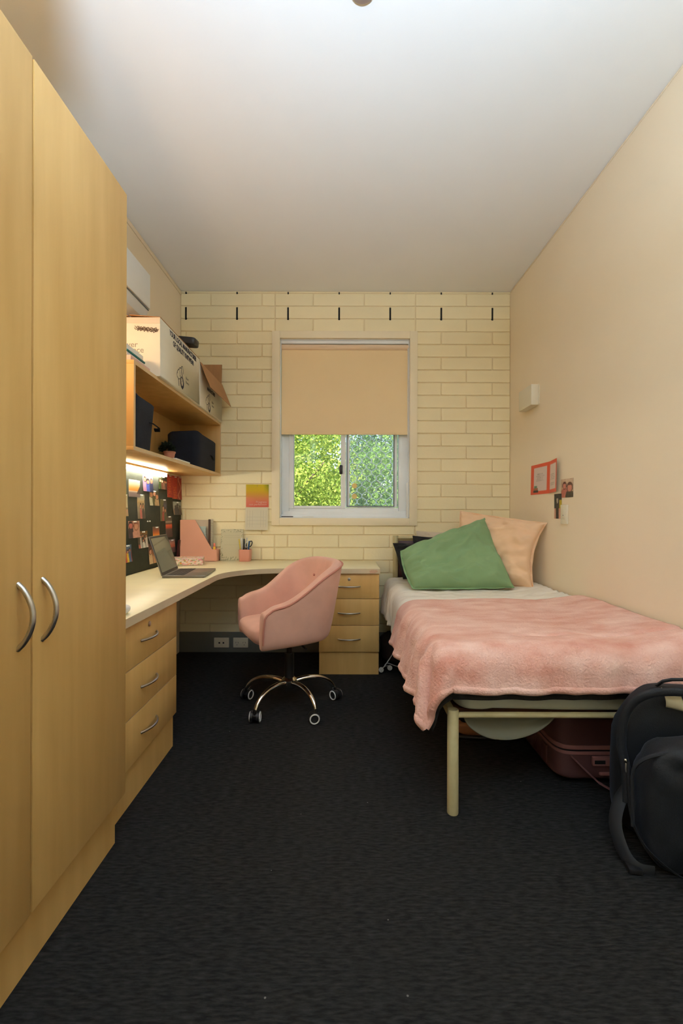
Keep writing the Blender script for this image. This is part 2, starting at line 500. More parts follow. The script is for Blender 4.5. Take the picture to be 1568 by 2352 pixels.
CTRL = (-0.541, 0.563)
rows = [(2.722 + 0.1, ZC)] + [(2.722 - 0.1 * k, 2.722 - 0.1 * (k - 1)) for k in range(0, 27)]
for ri, (z0, z1) in enumerate(rows):
    k = ri - 1
    z0c = max(z0, 0.152)
    if z1 - z0c < 0.015: continue
    off = -1.0445 if k % 2 == 0 else -1.2414
    if ri == 0: off = -1.2414
    js = [off + PITCH * i for i in range(-2, 9)]
    if z0 > 2.5 or z1 < 1.0:
        js = [x for x in js if all(abs(x - c) > 0.03 for c in CTRL)] + list(CTRL)
    js = sorted([x for x in js if XL + 0.02 < x < XR - 0.02])
    ed = [XL + 0.004] + js + [XR - 0.004]
    for a, b in zip(ed[:-1], ed[1:]):
        a2 = a + (J / 2 if a in js else 0); b2 = b - (J / 2 if b in js else 0)
        zz0, zz1 = z0c + J / 2, z1 - J / 2
        if z1 > 1.03 and z0 < 2.5:
            lo, hi = CX0 + 0.012, CX1 - 0.012
            segs = []
            if a2 < lo: segs.append((a2, min(b2, lo)))
            if b2 > hi: segs.append((max(a2, hi), b2))
            if not (a2 < lo or b2 > hi): segs = []
            for p, q in segs: brick(p, q, zz0, zz1)
        else:
            brick(a2, b2, zz0, zz1)
# open weep joints: black slots under the ceiling
for i in range(7):
    x = -1.2414 + PITCH * i
    G().box(x - 0.007, x + 0.007, YB - 0.0015, YB + 0.009, 2.612, 2.712).build('weep_hole', 'black', wall_back, bevel=0.002)
    G().box(x - 0.005, x + 0.005, YB - 0.001, YB + 0.009, 2.815, 2.832).build('weep_hole', 'black', wall_back)
struct('baseboard_back', G().box(XL, XR, YB - 0.010, YB + 0.006, 0, 0.158), 'greybase', bevel=0.002)

# ------------------------------------------------------------------ window
win = bpy.data.objects.new('window_1', None); COL.objects.link(win)
win.location = ((WX0 + WX1) / 2, YB, WZ0); win['kind'] = 'structure'
win['label'] = 'white aluminium sliding window with one security grille, half covered by a blind'
y0, y1 = YB - 0.016, YB + 0.012
for a in ((CX0, WX0, CZ0, CZ1), (WX1, CX1, CZ0, CZ1), (WX0, WX1, WZ1, CZ1), (WX0, WX1, CZ0, WZ0)):
    G().box(a[0], a[1], y0, y1, a[2], a[3]).build('casing', 'trim', win, bevel=0.002)
for a in ((WX0, WX0 + 0.006, WZ0, WZ1), (WX1 - 0.006, WX1, WZ0, WZ1), (WX0, WX1, WZ1 - 0.006, WZ1), (WX0, WX1, WZ0, WZ0 + 0.006)):
    G().box(a[0], a[1], y1, YB + T, a[2], a[3]).build('reveal', 'aluminium', win)
fy0, fy1 = 3.652, 3.70
x0, x1, zb, zt = WX0 + 0.006, WX1 - 0.006, WZ0 + 0.006, WZ1 - 0.006
fr = G().box(x0, x0 + 0.060, fy0, fy1, zb, zt).box(x1 - 0.072, x1, fy0, fy1, zb, zt).box(x0 + 0.06, x1 - 0.072, fy0, fy1, zb, zb + 0.075).box(x0 + 0.06, x1 - 0.072, fy0, fy1, zt - 0.06, zt).build('window_frame', 'aluminium', win, bevel=0.003)
G().box(x0 + 0.012, x1 - 0.012, fy0 - 0.018, fy0, zb, zb + 0.050).build('sill_track', 'aluminium', win, bevel=0.004)
G().box(x0, x1, fy0 - 0.032, fy0 - 0.018, zb, zb + 0.022).build('sill_track', 'aluminium', win, bevel=0.003)
gx0, gx1 = -0.396, -0.018     # left glass
hx0, hx1 = 0.050, 0.404       # right glass
gz0, gz1 = 1.152, 2.38
sash = G().box(gx0 - 0.040, gx0, 3.645, 3.672, gz0 - 0.02, gz1).box(gx1, gx1 + 0.036, 3.640, 3.672, gz0 - 0.02, gz1).box(gx0, gx1, 3.645, 3.672, gz0 - 0.02, gz0).box(gx0, gx1, 3.645, 3.672, gz1 - 0.03, gz1).build('sliding_sash', 'aluminium', win, bevel=0.003)
G().box(gx0, gx1, 3.657, 3.661, gz0, gz1 - 0.03).build('pane', 'glass', sash)
G().box(gx1 - 0.014, gx1 + 0.012, 3.622, 3.640, 1.405, 1.478).build('latch', 'blackplastic', sash, bevel=0.007)
fx = G().box(gx1 + 0.038, hx0, 3.674, 3.70, gz0 - 0.012, gz1).box(hx1, hx1 + 0.03, 3.674, 3.70, gz0 - 0.012, gz1).box(hx0, hx1, 3.674, 3.70, gz0 - 0.012, gz0).build('fixed_sash', 'aluminium', win, bevel=0.002)
G().box(hx0 - 0.022, hx0 - 0.016, 3.668, 3.676, gz0 - 0.006, gz1).box(hx0 - 0.022, hx1, 3.668, 3.676, gz0 - 0.006, gz0).box(hx1, hx1 + 0.008, 3.668, 3.676, gz0 - 0.006, gz1).build('seal', 'greyalu', fx)
G().box(hx0, hx1, 3.684, 3.688, gz0, gz1).build('pane', 'hazeglass', fx)
# wavy security grille
sp = 0.0390
nw = int((hx1 - hx0) / sp)
for i in range(nw + 1):
    xc = hx0 + 0.004 + sp * i
    path = []
    for q in range(0, 120):
        z = 1.165 + q * 0.0098
        if z > 2.33: break
        ph = math.sin(2 * PI * (z - 1.165) / 0.095)
        ph = max(-1, min(1, ph * 1.5))
        path.append((min(max(xc + (0.0180 if i % 2 else -0.0180) * ph, hx0 + 0.003), hx1 - 0.003), 3.725, z))
    G().tube(path, 0.0034, 6).build('grille_wire', 'grille', fx)
for z in (1.230, 1.315):  # two flat yellow discs just inside the right pane
    G().lathe([(0.001, 0), (0.021, 0.0003), (0.021, 0.0012), (0.001, 0.0014)], (hx0 + 0.040, 3.681, z), 24, 'Y').build('round_disc', 'yellowdot', fx)

# roller blind
bl = thing('roller_blind', 'beige fabric roller blind pulled halfway down the window', 'blind', (0.0, 3.62, 2.46))
G().box(-0.492, 0.514, 3.617, 3.619, 1.7195, 2.425).build('blind_fabric', 'blind', bl)
G().box(-0.492, 0.514, 3.614, 3.622, 1.7175, 1.735).build('bottom_rail', 'blind', bl, bevel=0.003)
G().cyl((-0.492, 3.622, 2.412), (0.514, 3.622, 2.412), 0.024, 24).build('roller', 'blindroll', bl)
G().box(-0.494, 0.514, 3.598, 3.606, 2.434, 2.459).build('head_rail', 'aluminium', bl, bevel=0.002)
for x in (-0.4935, 0.5115):
    G().box(x - 0.001, x + 0.0015, 3.60, 3.645, 2.375, 2.458).build('bracket', 'white', bl)
G().tube([(0.508, 3.604, 2.40)] + [(0.508 + 0.001 * math.sin(i), 3.604, 2.40 - i * 0.08) for i in range(1, 14)] + [(0.507, 3.604, 1.33)], 0.0024, 6).build('chain', 'aluminium', bl)
G().box(0.500, 0.513, 3.598, 3.610, 1.06, 1.335).build('chain_guide', 'white', bl, bevel=0.002)
# bits on the sill
o = G().box(-0.488, -0.395, 3.588, 3.600, 1.0612, 1.068).build('window_wedge', 'blackplastic', bevel=0.003)
tag(o, 'small flat black wedge lying on the window sill', 'wedge')
o = G().box(-0.325, -0.235, 3.59, 3.602, 1.0612, 1.0655).build('sill_strip', 'paper', bevel=0.0015)
tag(o, 'small pale strip lying on the window sill', 'strip')

# ------------------------------------------------------------------ outdoors
struct('ground', G().box(-30, 30, 4.2, 60, -3.1, -3.0), 'grass')


def tree(x, y, zc, rx, rz, n, leaf, seed, label, m):
    rnd = random.Random(seed)
    t = thing('garden_tree', label, 'tree', (x, y, -3.0), group='trees outside the window')
    G().tube([(x, y, -3.0), (x + 0.05, y, -1.5), (x - 0.05, y + 0.05, zc - rz * 0.4), (x, y, zc + rz * 0.3)], [0.16, 0.13, 0.09, 0.03], 10).build('trunk', 'bark', t)
    for k in range(5):
        a = k * 1.3 + seed
        G().tube([(x, y, zc - rz * 0.5 + 0.2 * k), (x + 0.5 * rx * math.cos(a), y + 0.5 * rx * math.sin(a), zc - rz * 0.1 + 0.2 * k), (x + 0.8 * rx * math.cos(a), y + 0.8 * rx * math.sin(a), zc + 0.25 * rz)], [0.05, 0.03, 0.012], 7).build('branch', 'bark', t)
    vs = []; fs = []
    cl = []
    for kk in range(int(n / 130)):
        a = rnd.uniform(0, 2 * PI); b = math.asin(rnd.uniform(-0.9, 1)); rr = rnd.uniform(0.74, 1.0) if kk % 3 else rnd.uniform(0.3, 0.7)
        cl.append((x + rx * rr * math.cos(b) * math.cos(a), y + rx * rr * math.cos(b) * math.sin(a), zc + rz * rr * math.sin(b), rnd.uniform(0.18, 0.34)))
    for cx, cy, cz, cr in cl:
        for _ in range(130):
            a = rnd.uniform(0, 2 * PI); b = math.asin(rnd.uniform(-1, 1))
            rr = cr * rnd.uniform(0.6, 1.05)
            d = Vector((math.cos(b) * math.cos(a), math.cos(b) * math.sin(a), math.sin(b)))
            p = Vector((cx, cy, cz)) + d * rr
            nrm = (d + Vector((rnd.uniform(-.8, .8), rnd.uniform(-.8, .8), rnd.uniform(-.2, 1.0)))).normalized()
            u = nrm.cross(Vector((rnd.uniform(-1, 1), rnd.uniform(-1, 1), rnd.uniform(-1, 1)))).normalized(); v = nrm.cross(u)
            L = leaf * rnd.uniform(0.7, 1.3)
            o = len(vs)
            vs += [p - u * L, p + v * L * 0.45, p + u * L, p - v * L * 0.45]
            fs.append((o, o + 1, o + 2, o + 3))
    me = bpy.data.meshes.new('foliage'); me.from_pydata([tuple(q) for q in vs], [], fs)
    o = link('foliage', me, m, t); o['kind'] = 'stuff'


tree(-1.25, 7.6, 1.3, 1.55, 2.2, 84000, 0.026, 3, 'bright green leafy tree outside the plain window pane', 'leafA')
tree(1.75, 8.1, 1.2, 1.5, 2.2, 76000, 0.027, 8, 'green leafy tree outside the grilled window pane', 'leafB')
tree(0.3, 11.4, 1.6, 2.1, 3.0, 80000, 0.042, 15, 'deep green leafy tree behind the two nearer trees outside', 'leafB')
tree(-4.4, 10.6, 1.6, 2.0, 2.8, 16000, 0.06, 21, 'broad green tree beside the brightest tree outside', 'leafA')
tree(5.2, 11.2, 1.6, 2.2, 2.8, 16000, 0.06, 27, 'broad green tree beyond the grilled pane, off to the side', 'leafA')

# ------------------------------------------------------------------ wardrobe
wd = thing('wardrobe', 'tall two-door maple laminate wardrobe with bow handles', 'wardrobe', (-1.0, 1.05, 0))
G().box(-1.280, -0.742, 0.60, 1.51, 0.165, 2.149).build('body', 'wood', wd, bevel=0.001)
G().box(-1.280, -0.754, 0.60, 1.508, 0.0, 0.165).build('plinth', 'wood', wd)


def bow(p0, p1, out, r, n=14):
    P0, P1, O = Vector(p0), Vector(p1), Vector(out)
    pts = [P0 - O * 0.0]
    for i in range(n + 1):
        t = i / n
        pts.append(P0.lerp(P1, t) + O * (math.sin(PI * t) ** 0.75))
    pts.append(P1)
    return pts[1:-1]


for ya, yb, yh in ((0.603, 1.0510, 1.0086), (1.0575, 1.510, 1.0904)):
    d = G().box(-0.741, -0.720, ya, yb, 0.165, 2.149).build('door', 'wood', wd, bevel=0.0012)
    G().tube(bow((-0.7215, yh, 0.937), (-0.7215, yh, 0.790), (0.035, 0, 0), 0.006), 0.0060, 12).build('handle', 'steel', d)


# ------------------------------------------------------------------ drawer pedestals
def pedestal(loc, rz, wdt, dep, label, pale):
    t = thing('drawer_pedestal', label, 'drawers', loc, (0, 0, rz), group='drawer pedestals under the desk', local=True)
    h = wdt / 2
    G().box(-h, h, 0.020, dep, 0.157, 0.685).build('body', 'wood', t, bevel=0.001)
    G().box(-h + 0.001, h - 0.001, 0.016, dep, 0.0, 0.157).build('plinth', 'wood', t)
    for i, (za, zb) in enumerate(((0.517, 0.685), (0.337, 0.514), (0.158, 0.334))):
        d = G().box(-h, h, 0.0, 0.019, za, zb).build('drawer', 'wood', t, bevel=0.0012)
        d['local'] = 1
        if pale: G().box(-h, h, 0.0004, 0.012, zb - 0.0010, zb + 0.0004).build('lit_edge_strip', 'woodedge', d)  # pale strip paints in the light caught by the drawer's top edge
        zh = (0.599, 0.420, 0.243)[i]
        G().tube(bow((-0.074, 0.001, zh), (0.074, 0.001, zh), (0, -0.026, 0), 0.005), 0.0048, 10).build('handle', 'steel', d)
        if i == 0:
            k = G().lathe([(0.010, 0.001), (0.010, -0.004), (0.006, -0.005), (0.001, -0.005)], (0, 0, 0.648), 18, 'Y').build('lock', 'steel', d)
    return t


pedestal((0.0412, 3.072, 0), 0, 0.405, 0.48, 'maple drawer pedestal between the desk chair and the bed', False)
pedestal((-0.781, 1.834, 0), R(90), 0.606, 0.48, 'wide maple drawer pedestal next to the wardrobe', True)

# ------------------------------------------------------------------ corner desk
DZ = 0.722
dk = thing('corner_desk', 'L-shaped pale maple corner desk with a curved inner edge', 'desk', (-1.0, 3.2, DZ - 0.034))
front = [(-0.76, 1.515), (-0.76, 2.70)] + [(-0.41 - 0.35 * math.cos(R(a)), 2.705 + 0.35 * math.sin(R(a))) for a in range(5, 90, 5)] + [(-0.40, 3.055), (0.249, 3.055)]
poly = [(XL + 0.003, 1.515)] + front + [(0.249, 3.570), (XL + 0.003, 3.570)]
G().prism(poly, DZ - 0.034, DZ).build('desktop', 'desktop', dk, bevel=0.0015)
vs = []; fs = []
fr2 = front
for i, (x, y) in enumerate(fr2):
    a = Vector(fr2[max(i - 1, 0)]); b = Vector(fr2[min(i + 1, len(fr2) - 1)]); t = (b - a).normalized()
    nrm = Vector((t.y, -t.x))
    for d, z in ((0.0002, DZ - 0.0335), (0.0012, DZ - 0.0335), (0.0012, DZ - 0.001), (0.0002, DZ - 0.001)):
        vs.append((x + nrm.x * d, y + nrm.y * d, z))
for i in range(len(fr2) - 1):
    for j in range(4):
        fs.append((i * 4 + j, i * 4 + (j + 1) % 4, i * 4 + 4 + (j + 1) % 4, i * 4 + 4 + j))
fs += [(0, 1, 2, 3), tuple(len(vs) - 4 + j for j in range(4))]
G().add(vs, fs).build('edge_band', 'deskedge', dk)
st = G().box(0.165, 0.236, 3.0530, 3.0540, 0.692, 0.716).build('edge_sticker', 'deskedge', dk)
for k, (a, b) in enumerate(((0.185, 0.225), (0.175, 0.232), (0.180, 0.230), (0.178, 0.222))):
    x = a
    rnd = random.Random(k)
    gg = G()
    while x < b:
        l = rnd.uniform(0.003, 0.008); gg.box(x, min(x + l, b), 3.0527, 3.0531, 0.712 - k * 0.0055 - 0.0022, 0.712 - k * 0.0055); x += l + 0.0015
    o = gg.build('sticker_line', 'redink', st); o['kind'] = 'stuff'

# ------------------------------------------------------------------ wall shelf unit and its light
SX = -0.962
S0, S1, SB, ST_ = 2.086, 3.572, 1.383, 1.797
sh = thing('wall_shelf', 'open maple wall shelf unit mounted above the corner desk', 'shelf', (-1.12, 2.8, SB))
XW = XL + 0.002
G().box(XW, SX, S0, S0 + 0.018, SB + 0.018, ST_ - 0.018).build('side_panel', 'wood', sh, bevel=0.001)
G().box(XW, SX, S1 - 0.018, S1, SB + 0.018, ST_ - 0.018).build('side_panel', 'wood', sh, bevel=0.001)
G().box(XW, SX, S0, S1, ST_ - 0.018, ST_).build('top_board', 'wood', sh, bevel=0.001)
G().box(XW, SX, S0, S1, SB, SB + 0.018).build('bottom_board', 'wood', sh, bevel=0.001)
G().box(XW, XW + 0.006, S0 + 0.018, S1 - 0.018, SB + 0.018, ST_ - 0.018).build('back_panel', 'wood', sh)
e = 0.0007
gg = [G().box(SX, SX + e, S0, S0 + 0.018, SB, ST_), G().box(SX, SX + e, S1 - 0.018, S1, SB, ST_),
      G().box(SX, SX + e, S0 + 0.018, S1 - 0.018, SB, SB + 0.018), G().box(SX, SX + e, S0 + 0.018, S1 - 0.018, ST_ - 0.018, ST_)]
for q in gg: q.build('edge_band', 'woodedge', sh)

ul = thing('under_shelf_light', 'slim lit tube light fixed under the wall shelf', 'light', (-1.25, 2.7, SB))
G().box(-1.279, -1.238, 2.20, 3.23, SB - 0.012, SB).build('housing', 'woodedge', ul, bevel=0.002)
G().cyl((-1.255, 2.205, SB - 0.024), (-1.255, 3.205, SB - 0.024), 0.0125, 16).build('tube', 'tube', ul)
for y in (2.201, 3.209):
    G().box(-1.268, -1.242, y - 0.004, y + 0.004, SB - 0.037, SB - 0.012).build('end_cap', 'white', ul)

# warm wall lamp on the left wall, behind the wardrobe
wb = thing('wall_lamp', 'small warm globe lamp on the side wall between wardrobe and shelf', 'lamp', (XL, 1.75, 1.89))
G().lathe([(0.045, 0), (0.045, 0.010), (0.030, 0.022), (0.012, 0.026)], (XL, 1.75, 1.89), 24, 'X').build('wall_plate', 'white', wb)
G().tube([(XL + 0.02, 1.75, 1.89), (XL + 0.07, 1.75, 1.89), (XL + 0.10, 1.75, 1.915)], 0.008, 10).build('arm', 'white', wb)
G().superell((XL + 0.105, 1.75, 1.96), (0.038, 0.038, 0.045), 1, 1, 24, 14).build('globe', 'globe', wb)

# ------------------------------------------------------------------ pinboard and what is pinned on it
PBX = -1.274
o = G().box(XL + 0.0005, PBX, 1.9, 3.574, DZ + 0.002, 1.370).build('pinboard', 'felt', bevel=0.001)
tag(o, 'charcoal felt pinboard above the desk, covered in pinned photos', 'pinboard')


def picture(name, fn, o0, ax, ay, wdt, hgt, nx, ny, label, cat, group=None, curl=0.0, parent=None, m='print', back=0.0008):
    """a thin printed sheet: fn(s,t) gives the printed sRGB colour; curl lifts its lower edge"""
    ax = Vector(ax).normalized(); ay = Vector(ay).normalized(); nz = ax.cross(ay)
    vs = []; cols = []
    for i in range(nx + 1):
        for j in range(ny + 1):
            s, t = i / nx, j / ny
            lift = curl * (1 - t) ** 2 + 0.0012
            vs.append(Vector(o0) + ax * (s * wdt) + ay * (t * hgt) + nz * lift)
            cols.append(lin(*[max(0, min(255, c)) for c in fn(s, t)]))
    fs = [(i * (ny + 1) + j, (i + 1) * (ny + 1) + j, (i + 1) * (ny + 1) + j + 1, i * (ny + 1) + j + 1) for i in range(nx) for j in range(ny)]
    n = len(vs)
    for v in list(vs): vs.append(v - nz * back)
    cols += [(0.7, 0.68, 0.62, 1)] * n
    fs += [tuple(n + k for k in reversed(f)) for f in fs[:nx * ny]]
    rim = [i * (ny + 1) for i in range(nx + 1)] + [nx * (ny + 1) + j for j in range(1, ny + 1)] + [i * (ny + 1) + ny for i in range(nx - 1, -1, -1)] + [j for j in range(ny - 1, 0, -1)]
    fs += [(rim[k], rim[k] + n, rim[(k + 1) % len(rim)] + n, rim[(k + 1) % len(rim)]) for k in range(len(rim))]
    me = bpy.data.meshes.new(name); me.from_pydata([tuple(v) for v in vs], [], fs)
    ca = me.color_attributes.new('Col', 'FLOAT_COLOR', 'POINT')
    ca.data.foreach_set('color', [c for q in cols for c in q])
    ob = link(name, me, m, parent)
    if label: tag(ob, label, cat, group)
    return ob


def grad(*stops):
    def f(s, t):
        for (a, ca), (b, cb) in zip(stops[:-1], stops[1:]):
            if t <= b: return mixc(ca, cb, max(0, min(1, (t - a) / max(1e-6, b - a))))
        return stops[-1][1]
    return f


def people(bg, specs, tex=18, seed=0):
    """photo of people: specs = (x, headY, headSize, skin, hair, clothes)"""
    def f(s, t):
        n = noise.noise((s * 7 + seed, t * 7, seed * 1.7)) * tex
        c = tuple(v + n for v in bg(s, t))
        for x, hy, hs, skin, hair, cl in specs:
            dx, dy = (s - x) / hs, (t - hy) / (hs * 1.15)
            if t < hy - hs * 0.9 and abs(s - x) < hs * 1.7 * (0.75 + 0.25 * sm(hy - hs * 0.9, hy - hs * 2.2, t)): c = tuple(v + n for v in cl)
            if dx * dx + (dy - 0.15) ** 2 < 1.5 and dy > -1.6: c = hair
            if dx * dx + dy * dy < 0.75 and dy < 0.62: c = tuple(v + n * 0.4 for v in skin)
        return c
    return f


SK = (214, 160, 132); SK2 = (190, 130, 100); HB = (60, 38, 26); HK = (26, 22, 20); HBl = (170, 125, 75)
sunset_sea = lambda s, t: (70, 62, 62) if (s > 0.72 and 0.2 < t < 0.68 - 1.6 * (0.98 - s)) else grad((0, (120, 108, 112)), (0.25, (140, 126, 128)), (0.33, (225, 205, 180)), (0.38, (230, 150, 60)), (0.55, (240, 190, 110)), (0.75, (225, 220, 200)), (1, (215, 222, 222)))(s, t)
photos = [
    # u0,v0,u1,v1 seen -> given directly in metres below: y0,y1,z0,z1
    ('sunset sea photo with a dark headland pinned high on the board', (294.9, 1103.5, 320.7, 1142.7), sunset_sea),
    ('photo of friends in pink and blue clothes pinned below the tube light', (327, 1093, 350, 1130), people(grad((0, (70, 90, 190)), (0.35, (90, 110, 200)), (1, (225, 215, 215))), [(0.2, 0.72, 0.13, SK, HB, (205, 150, 190)), (0.5, 0.6, 0.13, SK, HK, (80, 100, 200)), (0.85, 0.66, 0.13, SK2, HB, (40, 50, 90))], seed=2)),
    ('dark green garden group photo beside the red envelopes', (363.3, 1095.7, 382.0, 1125), people(grad((0, (120, 150, 70)), (0.4, (50, 60, 30)), (1, (40, 45, 25))), [(0.2, 0.66, 0.1, SK, HB, (40, 70, 35)), (0.45, 0.6, 0.1, SK, HB, (120, 70, 60)), (0.7, 0.62, 0.1, SK2, HK, (140, 110, 90)), (0.9, 0.58, 0.09, SK, HB, (90, 60, 60))], seed=4)),
    ('tall clifftop photo with a walker in pink', (314.3, 1136.6, 331, 1192.6), people(lambda s, t: grad((0, (120, 110, 90)), (0.4, (150, 140, 120)), (0.62, (190, 170, 130)))(s, t) if t < 0.66 + 0.1 * s else grad((0.6, (230, 180, 90)), (0.8, (200, 200, 180)), (1, (165, 180, 175)))(s, t), [(0.45, 0.5, 0.1, SK, HB, (195, 110, 105)), (0.78, 0.5, 0.1, SK2, HK, (70, 62, 60))], seed=6)),
    ('close photo of three women standing together', (341.8, 1128, 363, 1162.5), people(grad((0, (150, 160, 120)), (1, (60, 60, 40))), [(0.22, 0.72, 0.17, SK, HB, (190, 190, 165)), (0.55, 0.78, 0.15, SK, HK, (70, 75, 50)), (0.82, 0.6, 0.16, SK2, HB, (165, 140, 105))], seed=8)),
    ('tall dim party photo below the garden group photo', (367.7, 1147.8, 382.3, 1197.8), people(lambda s, t: (95, 95, 55) if s < 0.6 - 0.6 * (1 - t) else grad((0, (110, 90, 30)), (0.3, (100, 85, 60)), (0.7, (70, 75, 110)), (1, (60, 60, 50)))(s, t), [(0.45, 0.55, 0.12, SK, HB, (160, 70, 60)), (0.75, 0.48, 0.1, SK2, HK, (80, 90, 70))], seed=10)),
    ('photo of dark silhouetted figures under pale sky below the red envelopes', (396.5, 1153.4, 414.5, 1183.5), people(grad((0, (90, 85, 80)), (0.3, (150, 110, 80)), (0.5, (150, 155, 155)), (1, (150, 165, 165))), [(0.3, 0.6, 0.09, (60, 60, 75), HK, (50, 52, 70)), (0.55, 0.7, 0.1, (55, 58, 72), HK, (45, 48, 66)), (0.85, 0.6, 0.09, (70, 62, 60), HK, (80, 60, 55))], seed=12)),
    ('narrow photo strip of an orange sunset over snow', (379.7, 1186.5, 394.3, 1235), grad((0, (62, 52, 48)), (0.38, (82, 68, 62)), (0.45, (190, 70, 40)), (0.58, (235, 110, 60)), (0.66, (70, 55, 50)), (0.72, (205, 195, 175)), (0.8, (90, 85, 75)), (1, (80, 80, 72)))),
    ('selfie photo of a couple in bright light', (294, 1197.7, 320, 1236.8), people(grad((0, (225, 190, 170)), (1, (200, 150, 130))), [(0.2, 0.72, 0.17, (210, 120, 110), HB, (60, 50, 60)), (0.68, 0.66, 0.2, SK, (150, 90, 70), (215, 160, 140))], seed=14)),
    ('photo of a crowd in a wood-panelled hall with a pink floor', (316, 1221, 338, 1259.6), people(grad((0, (185, 110, 90)), (0.2, (170, 95, 80)), (0.24, (70, 60, 45)), (0.75, (80, 70, 50)), (0.8, (130, 95, 45)), (1, (120, 85, 40))), [(0.3, 0.68, 0.07, SK, HK, (205, 200, 190)), (0.5, 0.72, 0.07, SK, HK, (60, 60, 50)), (0.7, 0.55, 0.07, SK2, HB, (70, 60, 50)), (0.55, 0.42, 0.07, SK, HB, (225, 225, 215)), (0.88, 0.68, 0.07, SK, HK, (210, 205, 195))], seed=16)),
    ('small photo of a glowing orange sunset pinned alone', (350.4, 1210.6, 365.5, 1234), grad((0, (120, 50, 25)), (0.12, (240, 160, 50)), (0.3, (220, 120, 45)), (0.6, (165, 95, 65)), (1, (110, 90, 80)))),
    ('colourful festival crowd photo low beside the wardrobe', (281, 1253, 301, 1293), people(grad((0, (150, 60, 50)), (0.5, (120, 60, 70)), (0.8, (90, 120, 160)), (1, (110, 140, 175))), [(0.3, 0.7, 0.09, SK, HK, (200, 90, 70)), (0.55, 0.6, 0.09, SK, HB, (230, 190, 60)), (0.8, 0.68, 0.08, SK2, HK, (80, 110, 150)), (0.15, 0.5, 0.09, SK, HB, (170, 50, 70))], seed=18)),
    ('evening photo half hidden behind the laptop screen', (341, 1249, 360, 1295), people(grad((0, (60, 50, 45)), (0.5, (150, 100, 60)), (1, (70, 50, 50))), [(0.2, 0.6, 0.12, SK, HB, (215, 190, 150)), (0.7, 0.55, 0.14, SK, HB, (200, 150, 110))], seed=20)),
    ('tilted pink dusk photo beside the laptop screen edge', (386, 1240, 401, 1270), grad((0, (60, 45, 50)), (0.35, (90, 65, 70)), (0.45, (190, 105, 80)), (0.7, (200, 140, 120)), (1, (130, 125, 140)))),
    ('pale photo edge showing low past the wardrobe side', (276, 1136, 292, 1187), grad((0, (170, 150, 110)), (0.3, (190, 150, 120)), (0.36, (90, 95, 70)), (0.4, (205, 195, 160)), (1, (190, 185, 150)))),
    ('green and yellow photo edge showing high past the wardrobe side', (274, 1085, 288.6, 1135), grad((0, (90, 100, 50)), (0.3, (190, 160, 60)), (0.5, (60, 70, 40)), (0.7, (215, 195, 90)), (1, (150, 150, 70)))),
]


def board(u0, v0, u1, v1):
    Y0 = -PBX * F_PX / (788 - u0); Y1 = -PBX * F_PX / (788 - u1)
    k = 2 / (1 / Y0 + 1 / Y1)
    zc = CAM_H - ((v0 + v1) / 2 - 1178) / F_PX * k
    h = (v1 - v0) / F_PX * k
    return Y0, Y1, zc - h / 2, zc + h / 2


def pins(parent, y, z, gap=0.022):
    for d in (-gap / 2, gap / 2):
        G().lathe([(0.0006, 0), (0.0006, 0.003), (0.0042, 0.004), (0.0046, 0.007), (0.003, 0.010), (0.0005, 0.0105)], (PBX + 0.001, y + d, z), 10, 'X').build('pin', 'pin', parent)


for lb, bx_, fn in photos:
    a, b, c, d = board(*bx_)
    p = picture('photo', fn, (PBX, a, c), (0, 1, 0), (0, 0, 1), b - a, d - c, 18, 24, lb, 'photo', 'photos pinned to the board', curl=random.Random(lb).uniform(0.002, 0.012))
    pins(p, (a + b) / 2, d - 0.006)


def envelope(style):
    def f(s, t):
        base = (178, 30, 24)
        e = min(s, 1 - s)
        if style == 2: base = (150, 24, 22)
        n = noise.noise((s * 5 + style * 9, t * 12, style))
        if style in (0, 1):
            cy = (0.55 if style == 0 else 0.3)
            lim = 0.36 if style == 0 else 0.28
            cell = (t * 9) % 1
            if abs(t - cy) < lim and abs(s - 0.5) < 0.26 and 0.12 < cell < 0.85 and noise.noise((s * 16 + style * 5, t * 34, 3.0)) > 0.02: return (214, 112, 44)
            if t < 0.2 and n > 0.25: return (205, 80, 40)
        else:
            d = abs(math.sin(t * 9) * 0.3 + (s - 0.5))
            if d < 0.10: return (200, 130, 110)
        return tuple(c + n * 14 for c in base)
    return f


for k, bx_ in enumerate(((382.7, 1092, 394, 1143.5), (394.3, 1094.4, 406.4, 1147), (406.8, 1096, 415.9, 1148.7))):
    a, b, c, d = board(*bx_)
    p = picture('red_envelope', envelope(k), (PBX, a, c), (0, 1, 0), (0, 0, 1), b - a, d - c, 18, 36,
                ['red envelope with gold lettering next to the garden group photo', 'red envelope with a gold emblem between the other two red envelopes', 'dark red envelope with a pale dragon pattern at the corner'][k], 'envelope', 'red envelopes on the pinboard', curl=0.004)
    pins(p, (a + b) / 2, d - 0.008)
a, b, c, d = board(336.5, 1195.5, 342, 1198.5)
for y in (a + 0.002, b - 0.002):
    o = G().lathe([(0.0006, -0.002), (0.0006, 0.003), (0.0042, 0.004), (0.0046, 0.007), (0.003, 0.010), (0.0005, 0.0105)], (PBX + 0.001, y, c), 10, 'X').build('push_pin', 'pin')
    tag(o, 'spare clear push pin on bare felt near the small sunset photo', 'push pin', 'spare push pins')

